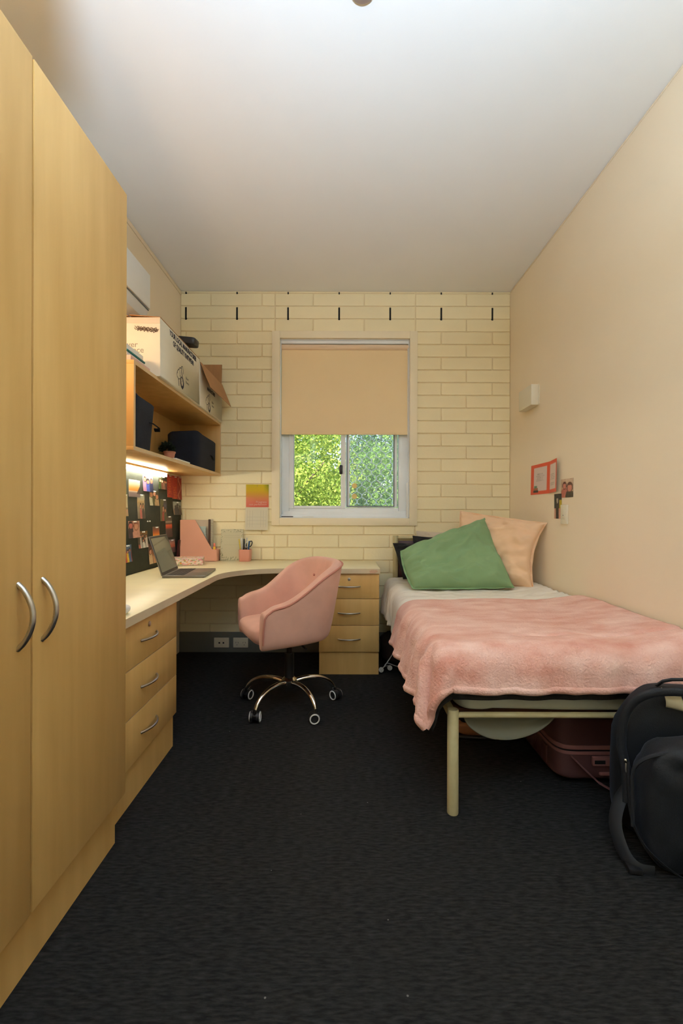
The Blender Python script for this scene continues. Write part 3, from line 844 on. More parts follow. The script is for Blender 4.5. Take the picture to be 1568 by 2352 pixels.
# ------------------------------------------------------------------ air conditioner
ac = thing('air_conditioner', 'white split air conditioner high on the wall above the boxes', 'air conditioner', (-1.18, 2.12, 2.13))
ay0, ay1 = 1.70, 2.535
prof = [(-1.283, 2.13), (-1.16, 2.13), (-1.105, 2.165), (-1.085, 2.215), (-1.078, 2.30), (-1.082, 2.415), (-1.10, 2.43), (-1.283, 2.43)]
n = len(prof)
vs = [(x, ay0, z) for x, z in prof] + [(x, ay1, z) for x, z in prof]
G().add(vs, [tuple(range(n)), tuple(range(2 * n - 1, n - 1, -1))] + [(i, i + n, (i + 1) % n + n, (i + 1) % n) for i in range(n)]).build('housing', 'white', ac, bevel=0.006)
G().box(-1.084, -1.0745, ay0 + 0.006, ay1 - 0.006, 2.222, 2.412).build('front_panel', 'white', ac, bevel=0.004)
G().add([(-1.158, ay0 + .03, 2.1275), (-1.158, ay1 - .03, 2.1275), (-1.102, ay1 - .03, 2.162), (-1.102, ay0 + .03, 2.162), (-1.156, ay0 + .03, 2.1235), (-1.156, ay1 - .03, 2.1235), (-1.098, ay1 - .03, 2.160), (-1.098, ay0 + .03, 2.160)],
        [(0, 1, 2, 3), (7, 6, 5, 4), (0, 4, 5, 1), (1, 5, 6, 2), (2, 6, 7, 3), (3, 7, 4, 0)]).build('louvre', 'white', ac)
G().box(-1.0865, -1.0815, ay0 + .01, ay1 - .01, 2.2145, 2.2195).build('panel_gap', 'greyalu', ac)

# ------------------------------------------------------------------ cardboard boxes on top of the shelf
ZS = ST_ + 0.001


def carton(name, label, x0, x1, y0, y1, z0, z1, m):
    t = thing(name, label, 'box', ((x0 + x1) / 2, (y0 + y1) / 2, z0), group='white cartons on the wall shelf')
    k = 0.004
    gb = G().box(x0, x1, y0, y1, z0, z0 + k)
    gb.box(x0, x1, y0, y0 + k, z0 + k, z1).box(x0, x1, y1 - k, y1, z0 + k, z1).box(x0, x0 + k, y0 + k, y1 - k, z0 + k, z1).box(x1 - k, x1, y0 + k, y1 - k, z0 + k, z1)
    gb.build('carton_body', m, t, bevel=0.0012, segs=1)
    return t


b1 = carton('cardboard_box', 'white carton with scribbled end and knitwear lettering on the wall shelf', -1.272, -0.945, 2.343, 2.983, ZS, 2.100, 'whitecard')
b2 = carton('cardboard_box', 'open white carton with brown flaps hanging out, against the brick wall', -1.272, -0.945, 2.992, 3.535, ZS, 2.085, 'whitecard')


def slab(p, q, r, s, th, name, m, parent):
    """thin board through four corners"""
    P = [Vector(c) for c in (p, q, r, s)]
    nz = (P[1] - P[0]).cross(P[3] - P[0]).normalized() * th
    return G().add(P + [c + nz for c in P], [(3, 2, 1, 0), (4, 5, 6, 7), (0, 1, 5, 4), (1, 2, 6, 5), (2, 3, 7, 6), (3, 0, 4, 7)]).build(name, m, parent)


# box 1: top flaps folded almost shut
slab((-0.945, 2.345, 2.1005), (-0.945, 2.980, 2.1005), (-1.105, 2.980, 2.128), (-1.105, 2.345, 2.112), 0.004, 'flap', 'browncard', b1)
slab((-1.272, 2.980, 2.1005), (-1.272, 2.345, 2.1005), (-1.112, 2.345, 2.108), (-1.112, 2.980, 2.118), 0.004, 'flap', 'browncard', b1)
# box 2: one flap hanging outwards, one standing at the back, one folded in
slab((-0.944, 2.994, 2.086), (-0.876, 2.994, 1.918), (-0.876, 3.533, 1.918), (-0.944, 3.533, 2.086), 0.004, 'flap', 'browncard', b2)
slab((-1.272, 3.531, 2.086), (-0.946, 3.531, 2.086), (-0.945, 3.540, 2.245), (-1.268, 3.540, 2.245), 0.004, 'flap', 'browncard', b2)
slab((-1.270, 3.530, 2.086), (-1.270, 2.994, 2.086), (-1.120, 2.994, 2.150), (-1.120, 3.530, 2.150), 0.004, 'flap', 'browncard', b2)
slab((-1.10, 2.996, 2.087), (-0.95, 2.996, 2.087), (-0.95, 3.12, 2.092), (-1.10, 3.12, 2.100), 0.004, 'flap', 'whitecard', b2)


def logo(x, yc, zc, k, parent):
    """line-drawn ram's head with a coiled horn, printed on the carton side (plane x)"""
    P = lambda pts: [(x, yc + a * k, zc + b * k) for a, b in pts]
    lines = [([(-.02, .30), (-.06, .295), (-.22, .27), (-.28, .20), (-.40, .13), (-.50, .02), (-.54, -.08), (-.50, -.17), (-.42, -.20), (-.34, -.23), (-.22, -.18)], .012),
             ([(-.36, -.23), (-.33, -.36), (-.30, -.50)], .016),
             ([(-.26, .19), (-.19, .06), (-.16, -.06)], .008),
             ([(-.50, 0), (-.44, -.02)], .010), ([(-.20, -.06), (-.14, -.04)], .012),
             ([(-.06, .30), (.0, .39), (.08, .40), (.14, .32), (.19, .20), (.18, .12)], .012)]
    for pts, r in lines:
        G().tube(P(pts), r * 1.5 * k, 6, flat=None).xf(Matrix.Translation((x, 0, 0)) @ Matrix.Diagonal((0.03, 1, 1, 1)) @ Matrix.Translation((-x, 0, 0))).build('printed_line', 'ink', parent)
    horn = [(-.05, .30), (-.02, .18), (.06, .04), (.16, -.10), (.22, -.24), (.20, -.38), (.10, -.48), (-.02, -.44), (-.10, -.32), (-.12, -.18), (-.06, -.06), (.04, -.08), (.07, -.18), (.03, -.26)]
    rr = [.018, .020, .024, .028, .040, .052, .055, .048, .042, .036, .028, .022, .016, .010]
    G().tube(P(horn), [q * 1.25 * k for q in rr], 6).xf(Matrix.Translation((x, 0, 0)) @ Matrix.Diagonal((0.02, 1, 1, 1)) @ Matrix.Translation((-x, 0, 0))).build('printed_horn', 'ink', parent)


XB = -0.9446
logo(XB, 2.655, 1.893, 0.140, b1)
logo(XB, 3.195, 1.872, 0.135, b2)
for b_, yy, zz in ((b1, 2.725, 1.895), (b2, 3.262, 1.880)):
    for i, tx in enumerate(('Silver', 'Fleece')):
        text('lettering', tx, 0.022, 'greyink', b_, frame((XB, yy, zz - 0.024 * i), (0, 1, 0), (0, 0, 1)))
text('lettering', 'YOUR LOCAL MANUFACTURER', 0.041, 'ink', b1, frame((XB, 2.694, 2.062), (0, 1, 0), (0, 0, 1)), 'CENTER', 0.0012, 0.76)
text('lettering', 'OF QUALITY KNITWEAR', 0.041, 'ink', b1, frame((XB, 2.694, 2.020), (0, 1, 0), (0, 0, 1)), 'CENTER', 0.0012, 0.76)
text('lettering', 'MANUFACTURER', 0.034, 'ink', b2, frame((XB, 3.250, 1.945), (0, 1, 0), (0, 0, 1)), 'CENTER', 0.0008, 0.72)
YF1 = 2.3426
for i, (tx, xx) in enumerate((('Silver', -1.060), ('Fleece', -1.028))):
    text('lettering', tx, 0.042, 'greyink', b1, frame((xx, YF1, 1.947 - 0.028 * i), (1, 0, 0), (0, 0, 1)), 'RIGHT')
# marker scribble
rnd = random.Random(5)
for k in range(9):
    x0_, x1_ = -1.078 + rnd.uniform(0, .02), -0.948 - rnd.uniform(0, .02)
    z0_ = 2.045 + rnd.uniform(-.008, .010)
    pts = [(x0_ + (x1_ - x0_) * i / 16, YF1, z0_ - 0.012 * (i / 16) + 0.008 * math.sin(i * 2.3 + k) * rnd.uniform(.5, 1)) for i in range(17)]
    G().tube(pts, 0.0014, 5).xf(Matrix.Translation((0, YF1, 0)) @ Matrix.Diagonal((1, 0.15, 1, 1)) @ Matrix.Translation((0, -YF1, 0))).build('scribble', 'brownink', b1)
# packing tape along the end's top edge
G().box(-1.271, -0.946, 2.3418, 2.3428, 2.070, 2.100).build('tape', 'whitecard2', b1)

# black pouch poking out beyond box 1
o = G().superell((0, 0, 0), (0.085, 0.045, 0.024), 0.3, 0.3).xf(Matrix.Translation((-0.985, 2.80, 2.146)) @ Matrix.Rotation(R(5), 4, 'Y') @ Matrix.Rotation(R(3), 4, 'X')).build('black_case', 'blackplastic')
tag(o, 'small black case lying on the flaps of the closed carton', 'case')

# stack of papers in front of box 1
z_ = ZS
for nm, mt, lb, x1_, ya, yb, th in (('booklet', 'pinkpaper', 'pale pink booklet at the bottom of the paper stack by the carton', -0.988, 2.112, 2.325, 0.030),
                                    ('folder', 'paper', 'white folder between the pink booklet and the teal folder', -1.004, 2.108, 2.300, 0.016),
                                    ('folder', 'teal', 'teal folder in the paper stack by the scribbled carton', -1.000, 2.104, 2.296, 0.010),
                                    ('paper_pad', 'paper', 'white paper pad topping the stack in front of the scribbled carton', -1.008, 2.100, 2.290, 0.028)):
    o = G().box(-1.225, x1_, ya, yb, z_ + 0.0004, z_ + th).build(nm, mt, bevel=0.002)
    tag(o, lb, nm.replace('_', ' '), 'papers on the shelf top')
    z_ += th

# ------------------------------------------------------------------ bins, plant and paper inside the shelf
ZI = SB + 0.019


def bin_(label, x0, x1, y0, y1, h, flare, lean, tab):
    cx, cy = (x0 + x1) / 2, (y0 + y1) / 2
    t = thing('storage_bin', label, 'storage bin', (cx, cy, ZI), group='navy fabric bins in the wall shelf')
    hx, hy = (x1 - x0) / 2, (y1 - y0) / 2
    nn = 40
    def ring(z, inset):
        out = []
        for i in range(nn):
            a = 2 * PI * i / nn
            ex = 0.28
            px = math.copysign(abs(math.cos(a)) ** ex, math.cos(a)); py = math.copysign(abs(math.sin(a)) ** ex, math.sin(a))
            k = z / h
            f = 1 + flare * k
            zz = z - (0.012 * math.sin(2 * a + 0.6) * k if k > 0.5 else 0)
            out.append((cx + px * (hx * f - inset) + lean[0] * k, cy + py * (hy * f - inset) + lean[1] * k + 0.004 * math.sin(5 * a) * k, ZI + zz))
        return out
    zs = [0.0, 0.01, 0.06, 0.12, 0.18, h - 0.004, h]
    vs = []
    for z in zs: vs += ring(z, 0.0 if 0 < z < h else 0.003)
    for z in (h, h - 0.01, 0.02): vs += ring(z, 0.009)
    m = len(zs) + 3
    fs = [(i * nn + j, i * nn + (j + 1) % nn, (i + 1) * nn + (j + 1) % nn, (i + 1) * nn + j) for i in range(m - 1) for j in range(nn)]
    fs += [tuple(range(nn - 1, -1, -1)), tuple((m - 1) * nn + j for j in range(nn))]
    G().add(vs, fs).build('bin_body', 'navy', t, angle=60)
    ty, tz, ex = tab
    xe = x1 + flare * hx * 0.6 + lean[0] * 0.6
    pts = [(xe - 0.004, ty - 0.032, tz + 0.012), (xe + 0.012 * ex, ty - 0.024, tz + 0.010), (xe + 0.03 * ex, ty + 0.004, tz - 0.006), (xe + 0.022 * ex, ty + 0.028, tz - 0.014), (xe - 0.004, ty + 0.034, tz - 0.012)]
    G().tube(pts, 0.010, 8, flat=0.25).build('handle', 'navy', t)
    return t


bin_('navy fabric bin with a drooping handle at the shelf end by the wardrobe', -1.19, -0.972, 2.108, 2.315, 0.245, 0.10, (0.0, 0.012), (2.30, 1.53, 1.0))
bin_('navy fabric bin against the brick wall end of the shelf', -1.190, -0.968, 3.045, 3.485, 0.232, 0.02, (0.0, 0.0), (3.34, 1.50, 0.25))
pt = thing('potted_plant', 'small terracotta pot with a dark bushy plant on the lower shelf board', 'plant', (-1.005, 2.63, ZI))
G().lathe([(0.024, 0), (0.031, 0.035), (0.034, 0.036), (0.034, 0.045), (0.029, 0.045), (0.027, 0.03)], (-1.005, 2.63, ZI), 20).build('pot', 'terracotta', pt)
vs = []; fs = []; rnd = random.Random(12)
for i in range(260):
    a = rnd.uniform(0, 2 * PI); b = rnd.uniform(-0.25, 1.4)
    d = Vector((math.cos(b) * math.cos(a), math.cos(b) * math.sin(a), math.sin(b)))
    p = Vector((-1.012, 2.615, ZI + 0.055)) + Vector((d.x * 0.045, d.y * 0.052, d.z * 0.045)) * rnd.uniform(0.5, 1)
    u = d.cross(Vector((rnd.uniform(-1, 1), rnd.uniform(-1, 1), 0.3))).normalized(); v = (d + u * 0.3).normalized()
    k = len(vs); vs += [p - u * .006, p + v * .010, p + u * .006, p - v * .012]; fs.append((k, k + 1, k + 2, k + 3))
me = bpy.data.meshes.new('foliage'); me.from_pydata([tuple(q) for q in vs], [], fs); o = link('foliage', me, 'darkleaf', pt); o['kind'] = 'stuff'
o = G().box(-0.998, -0.9635, 2.62, 2.86, ZI, ZI + 0.008).build('paper_stack', 'paper', bevel=0.001)
tag(o, 'thin pale paper stack at the front of the lower shelf board', 'paper')
sg = thing('sprig', 'bit of green sprig peeking over the navy bin by the brick wall', 'plant', (-1.06, 3.25, ZI + 0.232))
for i in range(7):
    a = i * 0.9
    p = Vector((-1.06 + 0.02 * math.cos(a), 3.22 + 0.014 * i, ZI + 0.225 + 0.012 * (i % 3)))
    G().add([p, p + Vector((.008, .012, .012)), p + Vector((0, .024, .022)), p + Vector((-.008, .012, .010))], [(0, 1, 2, 3)]).build('leaf', 'leafA', sg, solid=0.0006)
G().tube([(-1.06, 3.22, ZI + 0.03), (-1.06, 3.24, ZI + 0.22), (-1.06, 3.31, ZI + 0.245)], 0.002, 6).build('stem', 'leafB', sg)

# ------------------------------------------------------------------ things on the desk
lp = thing('laptop', 'open grey laptop with a dark screen on the desk', 'laptop', (-1.045, 2.755, DZ), (0, 0, R(5.5)), local=True)
W2 = 0.172
G().box(0, 0.238, -W2, W2, 0.002, 0.014).build('base', 'lapgrey', lp, bevel=0.003)
G().box(0.018, 0.118, -W2 + 0.018, W2 - 0.018, 0.0138, 0.0146).build('keyboard_well', 'lapdark', lp)
gk = G()
for r_ in range(5):
    for c_ in range(15):
        y = -W2 + 0.022 + c_ * 0.0203
        gk.box(0.021 + r_ * 0.0192, 0.037 + r_ * 0.0192, y, y + 0.017, 0.0146, 0.0162)
o = gk.build('keys', 'lapdark', lp); o['kind'] = 'stuff'
G().box(0.134, 0.222, -0.068, 0.068, 0.0139, 0.0146).build('touchpad', 'lapgrey', lp, bevel=0.0003)
tilt = Matrix.Translation((0.002, 0, 0.012)) @ Matrix.Rotation(R(-18), 4, 'Y')
ld = G().box(-0.006, 0.0, -W2, W2, 0.0, 0.236).xf(tilt).build('lid', 'lapgrey', lp, bevel=0.002)
ld['local'] = 1
G().box(0.0, 0.0012, -W2 + 0.004, W2 - 0.004, 0.004, 0.232).xf(tilt).build('bezel', 'blackplastic', ld)
G().box(0.0012, 0.0018, -W2 + 0.010, W2 - 0.010, 0.018, 0.222).xf(tilt).build('screen', 'screen', ld)
G().cyl((0.0, -W2 + 0.03, 0.012), (0.0, W2 - 0.03, 0.012), 0.005, 12).build('hinge', 'blackplastic', lp)

# magazine holder
mh = thing('magazine_holder', 'dusty pink card magazine holder with a slanted front on the desk', 'magazine holder', (-1.12, 3.52, DZ))
mx0, mx1, my0, my1 = -1.242, -0.968, 3.475, 3.565
HZ = 0.317


def side(y):
    pts = [(mx0, 0), (mx1 - 0.006, 0), (mx1, 0.008), (mx1, 0.088), (mx1 - 0.034, 0.094), (mx0 + 0.112, HZ), (mx0, HZ)]
    n = len(pts)
    return G().add([(x, y, DZ + z) for x, z in pts] + [(x, y + 0.003, DZ + z) for x, z in pts],
                   [tuple(range(n)), tuple(range(2 * n - 1, n - 1, -1))] + [(i, i + n, (i + 1) % n + n, (i + 1) % n) for i in range(n)])


side(my0).build('side', 'pinkcard', mh)
side(my1 - 0.003).build('side', 'pinkcard', mh)
G().box(mx0, mx1, my0, my1, DZ, DZ + 0.003).build('base', 'pinkcard', mh)
G().box(mx0 - 0.003, mx0, my0, my1, DZ, DZ + HZ).build('spine', 'pinkcard', mh)
G().box(mx1 - 0.001, mx1 + 0.002, my0, my1, DZ, DZ + 0.089).build('front_lip', 'pinkcard', mh, bevel=0.0012)


def notebook(label, x0, x1, y0, y1, h, m, spiral=True, print_=None):
    t = thing('notebook', label, 'notebook', ((x0 + x1) / 2, (y0 + y1) / 2, DZ + 0.004), group='notebooks in the magazine holder')
    z0 = DZ + 0.004
    G().box(x0, x1, y0, y0 + 0.0012, z0, z0 + h).build('cover', m, t)
    G().box(x0, x1, y0 + 0.0012, y1 - 0.0012, z0 + 0.001, z0 + h - 0.001).build('pages', 'paper', t)
    G().box(x0, x1, y1 - 0.0012, y1, z0, z0 + h).build('cover', m, t)
    if spiral:
        for k in range(int(h / 0.012)):
            z = z0 + 0.008 + k * 0.012
            G().tube([(x1 + 0.004 * math.cos(a) - 0.001, (y0 + y1) / 2 + ((y1 - y0) / 2 + 0.002) * math.sin(a), z) for a in [q * PI / 5 for q in range(10)]], 0.0008, 4, closed=True).build('ring', 'blackplastic', t)
    return t


notebook('dark patterned spiral notebook standing in the pink magazine holder', -1.034, -1.016, 3.490, 3.560, 0.318, 'brownink')
notebook('kraft beige notebook upright at the back of the pink holder', -1.21, -1.038, 3.546, 3.558, 0.312, 'beigelinen', False)
notebook('small duck-egg spiral notebook in the pink magazine holder', -1.20, -1.062, 3.520, 3.530, 0.262, 'duckegg')
hl = thing('highlighter', 'coral highlighter with yellow label upright in the pink holder', 'highlighter', (-0.986, 3.49, DZ + 0.004))
G().box(-0.996, -0.977, 3.482, 3.496, DZ + 0.004, DZ + 0.115).build('barrel', 'coral', hl, bevel=0.003)
G().box(-0.994, -0.979, 3.483, 3.495, DZ + 0.115, DZ + 0.140).build('cap', 'coral', hl, bevel=0.004)
G().box(-0.992, -0.979, 3.4812, 3.4822, DZ + 0.092, DZ + 0.113).build('label_patch', 'yellow', hl)

# floral box beside the laptop
def floral(s, t):
    n = noise.noise((s * 9, t * 5, 1.3)); n2 = noise.noise((s * 11 + 7, t * 6, 4.0)); n3 = noise.noise((s * 8 + 3, t * 5, 9.0))
    c = (225, 205, 185)
    if n > 0.28: c = (215, 140, 150)
    if n2 > 0.30: c = (120, 140, 70)
    if n3 > 0.36: c = (230, 140, 60)
    return c


fb = thing('floral_box', 'flat floral print gift box on the desk behind the laptop', 'box', (-1.11, 3.26, DZ))
rot = Matrix.Translation((-1.115, 3.27, DZ)) @ Matrix.Rotation(R(14), 4, 'Z')
G().box(-0.105, 0.105, -0.075, 0.075, 0.001, 0.030).xf(rot).build('box_base', 'pinkpaper', fb, bevel=0.001)
ldl = G().box(-0.108, 0.108, -0.078, 0.078, 0.026, 0.050).xf(rot).build('box_lid', 'paper', fb, bevel=0.001)
A = rot.to_3x3()
picture('lid_print', floral, rot @ Vector((-0.108, -0.078, 0.050)), A @ Vector((1, 0, 0)), A @ Vector((0, 1, 0)), 0.216, 0.156, 30, 22, None, None, parent=ldl)
picture('side_print', floral, rot @ Vector((-0.108, -0.078, 0.004)), A @ Vector((1, 0, 0)), Vector((0, 0, 1)), 0.216, 0.044, 40, 8, None, None, parent=ldl)
picture('side_print', floral, rot @ Vector((0.108, -0.078, 0.004)), A @ Vector((0, 1, 0)), Vector((0, 0, 1)), 0.156, 0.044, 30, 8, None, None, parent=ldl)
# maroon book leaning in the corner
o = slab((-1.268, 3.45, DZ + 0.001), (-1.268, 3.57, DZ + 0.001), (-1.252, 3.57, DZ + 0.165), (-1.252, 3.45, DZ + 0.165), 0.012, 'maroon_book', 'maroon', None)
tag(o, 'thin maroon book leaning in the corner behind the pink holder', 'book')

# leaf-bordered notepad against the brick wall
def leafpad(s, t):
    c = (196, 190, 158)
    e = min(s, 1 - s, (1 - t) * 1.3, t * 1.3)
    n = noise.noise((s * 26, t * 34, 2.0))
    lim = 0.16 if t < 0.22 else (0.14 if t > 0.9 else 0.07)
    if e < lim and n > 0.22: c = (118, 122, 92)
    if 0.3 < t < 0.85 and 0.15 < s < 0.85 and abs((t * 17) % 1 - 0.5) < 0.06: c = (186, 180, 148)
    return c


lpad = picture('leaf_notepad', leafpad, (-0.955, 3.535, DZ + 0.001), (1, 0, 0), (0, 0.13, 1), 0.172, 0.245, 50, 64, 'pale notepad with a leafy printed border leaning on the bricks', 'notepad', back=0.007)

pc = thing('pen_cup', 'dusty pink square pen cup on the desk under the calendar', 'pen cup', (-0.755, 3.515, DZ))
def rr_ring(cx, cy, h, z, e=0.35, n=32):
    return [(cx + math.copysign(abs(math.cos(2 * PI * i / n)) ** e, math.cos(2 * PI * i / n)) * h, cy + math.copysign(abs(math.sin(2 * PI * i / n)) ** e, math.sin(2 * PI * i / n)) * h, z) for i in range(n)]
vs = []
for h_, z in ((0.040, 0.0), (0.043, 0.004), (0.0455, 0.090), (0.0435, 0.0915), (0.042, 0.090), (0.040, 0.006)): vs += rr_ring(-0.755, 3.515, h_, DZ + z)
fs = [(i * 32 + j, i * 32 + (j + 1) % 32, (i + 1) * 32 + (j + 1) % 32, (i + 1) * 32 + j) for i in range(5) for j in range(32)] + [tuple(range(31, -1, -1)), tuple(160 + j for j in range(32))]
G().add(vs, fs).build('cup', 'pinkplastic', pc)


def pen(label, x, y, tx, ty, L_, r, m, m2):
    t = thing('pen', label, 'pen', (x, y, DZ + 0.007), group='pens in the pink cup')
    a = Vector((x, y, DZ + 0.008)); d = Vector((tx, ty, 1)).normalized()
    G().tube([a, a + d * L_ * 0.75], r, 10).build('barrel', m, t)
    G().tube([a + d * L_ * 0.75, a + d * L_ * 0.97, a + d * L_], [r * 1.15, r * 1.1, r * 0.6], 10).build('cap', m2, t)


pen('thin yellow pencil in the pink cup', -0.782, 3.505, -0.12, 0.0, 0.165, 0.0035, 'yellow', 'yellow')
pen('white marker in the pink cup', -0.778, 3.525, -0.05, 0.0, 0.170, 0.005, 'white', 'white')
pen('black marker in the pink cup', -0.765, 3.50, 0.02, 0.0, 0.165, 0.006, 'blackplastic', 'blackplastic')
pen('black ballpoint pen in the pink cup', -0.757, 3.52, 0.06, 0.05, 0.172, 0.0045, 'blackplastic', 'steel')
pen('blue pen in the pink cup', -0.738, 3.50, 0.12, -0.02, 0.150, 0.006, 'blueink', 'blueink')
sc = thing('scissors', 'black and white handled scissors standing in the pink cup', 'scissors', (-0.735, 3.525, DZ + 0.007))
G().box(-0.742, -0.736, 3.522, 3.5235, DZ + 0.008, DZ + 0.11).build('blade', 'steel', sc)
for (cx_, cz_, m_) in ((-0.744, 0.128, 'white'), (-0.718, 0.132, 'blackplastic')):
    G().tube([(cx_ + 0.012 * math.cos(a) + 0.3 * 0.020 * math.sin(a), 3.523, DZ + cz_ + 0.022 * math.sin(a)) for a in [k * PI / 8 for k in range(16)]], 0.0042, 8, closed=True).build('handle', m_, sc)

ms = thing('mouse', 'small white mouse at the desk edge by the wardrobe', 'mouse', (-0.815, 1.66, DZ))
G().superell((-0.815, 1.66, DZ + 0.0175), (0.03, 0.05, 0.017), 0.8, 0.8).build('mouse_body', 'white', ms)
G().box(-0.817, -0.813, 1.622, 1.634, DZ + 0.028, DZ + 0.0345).build('scroll_wheel', 'greyalu', ms, bevel=0.001)

# ------------------------------------------------------------------ calendar on the brick wall
cal = thing('wall_calendar', 'hanging calendar with a yellow to pink cover on the brick wall', 'calendar', (-0.675, YB - 0.003, 1.25))
def calcol(s, t):
    c = grad((0, (214, 96, 78)), (0.25, (214, 118, 92)), (0.5, (208, 146, 70)), (0.75, (206, 172, 20)), (1, (200, 176, 24)))(s, t)
    if s > 0.75 and t > 0.55: c = mixc(c, (120, 132, 8), (s - .75) * 4 * (t - .55) * 2)
    if s < 0.4 and t < 0.45: c = mixc(c, (226, 140, 120), (0.4 - s) * 1.2)
    return c
CW = 0.178
picture('cover_page', calcol, (-0.764, YB - 0.003, 1.139), (1, 0, 0), (0, 0, 1), CW, 0.178, 24, 24, None, None, parent=cal)
def calgrid(s, t):
    if 0.08 < s < 0.92 and 0.12 < t < 0.86 and (abs((s - .08) / .12 % 1 - 0.5) > 0.47 or abs((t - .12) / .148 % 1 - .5) > 0.47): return (196, 188, 164)
    return (214, 206, 180)
picture('month_page', calgrid, (-0.768, YB - 0.022, 0.960), (1, 0.0, 0), (0, 0.10, 1), CW, 0.179, 60, 60, None, None, parent=cal)
text('lettering', 'Progress', 0.024, 'pinkpaper', cal, frame((-0.602, YB - 0.0047, 1.172), (1, 0, 0), (0, 0, 1)), 'RIGHT')
text('lettering', 'not perfection', 0.024, 'pinkpaper', cal, frame((-0.602, YB - 0.0047, 1.153), (1, 0, 0), (0, 0, 1)), 'RIGHT')
G().lathe([(0.0005, 0), (0.003, 0.0005), (0.003, 0.001)], (-0.675, YB - 0.006, 1.306), 10, 'Y').build('nail', 'greyalu', cal)

# ------------------------------------------------------------------ right wall: lamp, card, photos, switch
wl = thing('wall_light', 'plain white box-shaped wall light above the bed', 'wall light', (XR, 3.16, 1.83))
G().box(1.259, XR, 3.053, 3.27, 1.826, 1.964).build('shade', 'cream_plastic', wl, bevel=0.002)
G().box(1.264, XR - 0.004, 3.058, 3.265, 1.8245, 1.8262).build('diffuser', 'cream_plastic', wl)
G().box(XR - 0.006, XR, 3.046, 3.053, 1.832, 1.958).build('back_plate', 'cream_plastic', wl)


def cardpage(left):
    def f(s, t):
        c = (226, 84, 52)
        if left:
            if 0.16 < s < 0.86 and 0.12 < t < 0.88:
                c = (214, 196, 190)
                for r_, (ty, hw) in enumerate(((0.66, 0.14), (0.60, 0.22), (0.55, 0.18), (0.50, 0.17), (0.455, 0.20))):
                    if abs(t - ty) < (0.016 if r_ == 0 else 0.011) and abs(s - 0.5) < hw and math.sin(s * 95 + r_ * 2) > -0.25: c = (150, 135, 130)
            if 0.15 < s < 0.42 and 0.07 < t < 0.14: c = (52, 44, 40)
            if 0.17 < s < 0.40 and 0.14 <= t < 0.21: c = (160, 100, 72)
            if 0.20 < s < 0.36 and 0.21 <= t < 0.29: c = (92, 140, 112)
        else:
            if 0.08 < s < 0.88 and 0.1 < t < 0.88:
                c = (220, 200, 190)
                if 0.22 < t < 0.68 and abs((t * 22) % 1 - 0.5) < 0.16 and abs(s - 0.45) < 0.28 and math.sin(s * 60 + t * 90) > -0.3: c = (160, 140, 132)
        return c
    return f


cd = thing('greeting_card', 'open orange greeting card taped to the wall over the bed', 'card', (XR, 2.95, 1.2))
ptilt = Vector((0, -0.045, 1)).normalized()
picture('card_page', cardpage(True), (XR - 0.002, 3.180, 1.224), (0.004, -1, 0), ptilt, 0.288, 0.202, 44, 40, None, None, parent=cd)
picture('card_page', cardpage(False), (XR - 0.0032, 2.892, 1.224), (-0.16, -1, 0.03), ptilt, 0.146, 0.202, 30, 40, None, None, parent=cd)
pf = people(grad((0, (190, 160, 130)), (1, (210, 180, 150))), [(0.3, 0.62, 0.15, (205, 130, 112), (90, 50, 38), (190, 110, 95)), (0.72, 0.5, 0.20, (212, 140, 120), (96, 60, 45), (70, 58, 40))], seed=31)
o = picture('photo', pf, (XR - 0.001, 2.742, 1.190), (0, -1, 0), (0, -0.03, 1), 0.148, 0.110, 30, 24, 'selfie photo of two women taped beside the orange card', 'photo')
pf2 = people(lambda s, t: (205, 150, 125) if t < 0.42 else ((190, 170, 40) if s > .7 and t < .75 else (50, 52, 48)), [(0.42, 0.74, 0.12, (190, 175, 160), (40, 40, 40), (52, 44, 42))], seed=33)
o = picture('photo', pf2, (XR - 0.001, 2.826, 1.064), (0, -1, 0), (0, 0, 1), 0.096, 0.152, 24, 30, 'upright photo of a dark-suited person below the orange card', 'photo')
sw = thing('light_switch', 'cream switch plate on the wall above the bed', 'switch', (XR, 2.69, 1.03))
G().box(XR - 0.012, XR, 2.650, 2.726, 1.034, 1.148).build('plate', 'cream_plastic', sw, bevel=0.003)
G().box(XR - 0.0135, XR - 0.011, 2.668, 2.708, 1.062, 1.120).build('rocker', 'cream_plastic', sw, bevel=0.001)
G().box(XR - 0.0145, XR - 0.013, 2.686, 2.692, 1.082, 1.088).build('indicator', 'greyalu', sw)

# sockets on the skirting under the desk
for k, (x, lb, pr) in enumerate(((-0.950, 'cream data socket plate on the grey skirting under the desk', 0), (-0.800, 'cream double power socket on the grey skirting behind the chair', 1))):
    t = thing('wall_socket', lb, 'socket', (x, YB - 0.011, 0.04), group='sockets under the desk')
    G().box(x - 0.058, x + 0.058, YB - 0.022, YB - 0.0105, 0.040, 0.116).build('plate', 'cream_plastic', t, bevel=0.003)
    for s_ in (-1, 1):
        if pr:
            for (dx, dz, a) in ((-.009, .006, 30), (.009, .006, -30), (0, -.012, 0)):
                G().box(-.0012, .0012, -0.0008, 0.0008, -.005, .005).xf(Matrix.Translation((x + s_ * 0.028 + dx, YB - 0.0222, 0.074 + dz)) @ Matrix.Rotation(R(a), 4, 'Y')).build('slot', 'black', t)
            G().box(x + s_ * 0.028 - .004, x + s_ * 0.028 + .004, YB - 0.025, YB - 0.0215, 0.096, 0.108).build('rocker', 'cream_plastic', t, bevel=0.001)
        else:
            G().box(x + s_ * 0.016 - .006, x + s_ * 0.016 + .006, YB - 0.0226, YB - 0.0216, 0.071, 0.083).build('port', 'black', t)

